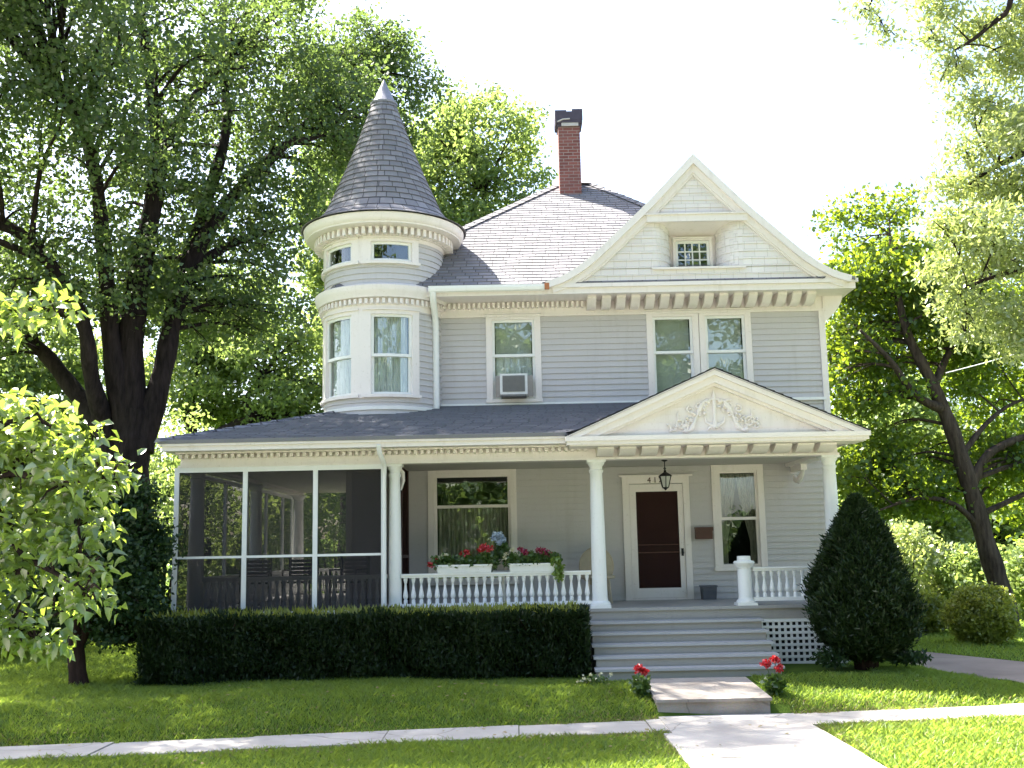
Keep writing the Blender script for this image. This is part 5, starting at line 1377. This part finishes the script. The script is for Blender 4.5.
# ------------------------------------------------------------------ grass
def ok_grass(x, y):
    yf = y_front(x) if np.isscalar(x) else -6.72 + .14 * np.clip(x, -30, 30)
    yb = yf + .82
    jit = RNG.normal(size=len(x)) * .03 + .035 * np.sin(x * 5.1 + np.sin(y * 3.3) * 2) + .02 * np.sin(x * 13.7)
    m = ~((y > yf + jit + .02) & (y < yb - jit))
    m &= ~((x > 1.60 + jit) & (x < 3.36 + jit) & (y < yf + .3)); m &= ~((x > 1.66) & (x < 3.14) & (y < -3.9) & (y > -6.5)); m &= ~((x > 1.68) & (x < 3.34) & (y < yb + .25) & (y > yf))
    m &= ~((x > -5.6) & (x < 1.05) & (y > -3.35) & (y < 6.6)); m &= ~((x > 1.0) & (x < 4.9) & (y > -3.95)); m &= ~((x > 1.0) & (x < 5.5) & (y > -2.4) & (y < 8))
    dl = np.interp(y, [q[0][1] for q in DR], [q[0][0] for q in DR]); dr = np.interp(y, [q[1][1] for q in DR], [q[1][0] for q in DR])
    m &= ~((x > dl + jit * 2) & (x < dr + jit * 2) & (y < 2.3) & (y > -5.0))
    return m
def blades(n, x0, x1, y0, y1, h, w):
    x = x0 + (x1 - x0) * RNG.random(n); y = y0 + (y1 - y0) * RNG.random(n)
    # only where the camera can look
    dd = y + 19; m = (np.abs(x) < dd * .52 + .4) & ok_grass(x, y)
    x, y = x[m], y[m]; n = len(x)
    pn = np.sin(x * 2.3 + np.sin(y * 1.7) * 2) * np.cos(y * 2.9 + x) ; hh = h * (.55 + .7 * RNG.random(n)) * (1 + .28 * pn)
    yb = -6.72 + .14 * x + .82; s = y - yb
    def sst(a, b, v): t = np.clip((v - a) / (b - a), 0, 1); return t * t * (3 - 2 * t)
    z = -.16 + .09 * sst(0, .3, s) + .19 * sst(0, 1.3, s) - .17 * sst(5.2, 6.6, x) * sst(-6.0, -3.0, y) + np.where(y > 8, .02 * (y - 8) * sst(8, 40, y), 0) + .02 * np.sin(x * .9 + y * .6) * sst(.5, 2, np.abs(s + .4)) - .008
    a = RNG.random(n) * 6.2832; lean = hh * (.5 + .8 * RNG.random(n)); b = RNG.random(n) * 6.2832
    dxw, dyw = np.cos(a) * w / 2, np.sin(a) * w / 2
    base = np.stack([x, y, z], 1)
    W3 = np.stack([dxw, dyw, np.zeros(n)], 1)
    mid = base + np.stack([np.cos(b) * lean * .35, np.sin(b) * lean * .35, hh * .6], 1)
    tip = base + np.stack([np.cos(b) * lean, np.sin(b) * lean, hh], 1)
    return np.stack([base - W3, base + W3, mid + W3 * .8, tip, mid - W3 * .8], 1).reshape(-1, 3)
V = np.concatenate([blades(330000, -9, 9.5, -10.6, -2.2, .062, .009), blades(90000, -16, -5.2, -4.5, 9, .08, .014), blades(80000, 5.3, 17, -4.5, 12, .08, .015), blades(26000, -16, 22, 11, 32, .11, .05)])
n = len(V) // 5
me = bpy.data.meshes.new('grass')
me.vertices.add(n * 5); me.vertices.foreach_set('co', V.astype(np.float32).ravel())
me.loops.add(n * 5); me.loops.foreach_set('vertex_index', np.arange(n * 5, dtype=np.int32))
me.polygons.add(n); me.polygons.foreach_set('loop_start', np.arange(n, dtype=np.int32) * 5); me.polygons.foreach_set('loop_total', np.full(n, 5, np.int32))
me.update(calc_edges=True); me.materials.append(M['grass'])
o = link('grass', me); tag(o, 'short mown lawn grass around the house and walks', 'grass', None, 'stuff')
# straw coloured blades worn along the edges of the walks
def dry(n):
    a = blades(n, -9, 9.5, -8.0, -4.6, .05, .010).reshape(-1, 5, 3)
    x = a[:, 0, 0]; y = a[:, 0, 1]; s = y - (-6.72 + .14 * x); e = np.minimum(np.abs(s - .82), np.abs(s)); e = np.minimum(e, np.where(y < -6.3, np.minimum(np.abs(x - 1.68), np.abs(x - 3.32)), 9))
    m = RNG.random(len(a)) < np.exp(-e / .10) * (.45 + .4 * np.sin(x * 1.9)) * np.where(x > .5, 1.2, .6) + .015
    return a[m].reshape(-1, 3)
V = dry(260000); n = len(V) // 5
me = bpy.data.meshes.new('dry_grass')
me.vertices.add(n * 5); me.vertices.foreach_set('co', V.astype(np.float32).ravel())
me.loops.add(n * 5); me.loops.foreach_set('vertex_index', np.arange(n * 5, dtype=np.int32))
me.polygons.add(n); me.polygons.foreach_set('loop_start', np.arange(n, dtype=np.int32) * 5); me.polygons.foreach_set('loop_total', np.full(n, 5, np.int32))
me.update(calc_edges=True); me.materials.append(M['dry_grass'])
o = link('dry_grass', me); tag(o, 'straw coloured dry grass along the edges of the walks', 'grass', None, 'stuff')
# fallen leaves and clippings on the walks and lawn
n = 420
x = -7 + 15 * RNG.random(n); y = -10 + 6 * RNG.random(n)
onw = ((x > 1.68) & (x < 3.32) & (y < -5.6)) | ((y > y_front(0) + .14 * x + .02) & (y < y_front(0) + .14 * x + .80))
z = np.where(onw, -.112, np.array([hgt(a, b) for a, b in zip(x, y)]) + .045)
P = np.stack([x, y, z], 1)
P = P[~((P[:, 0] > 1.4) & (P[:, 0] < 3.3) & (P[:, 1] > -5.6))]
o = leaf_mesh('fallen_leaves', P, .055, .035, 'dry_grass', None, upbias=3.5, dirs=np.zeros((len(P), 3)))
tag(o, 'few dry fallen leaves scattered over walk and lawn', 'leaves', None, 'stuff')
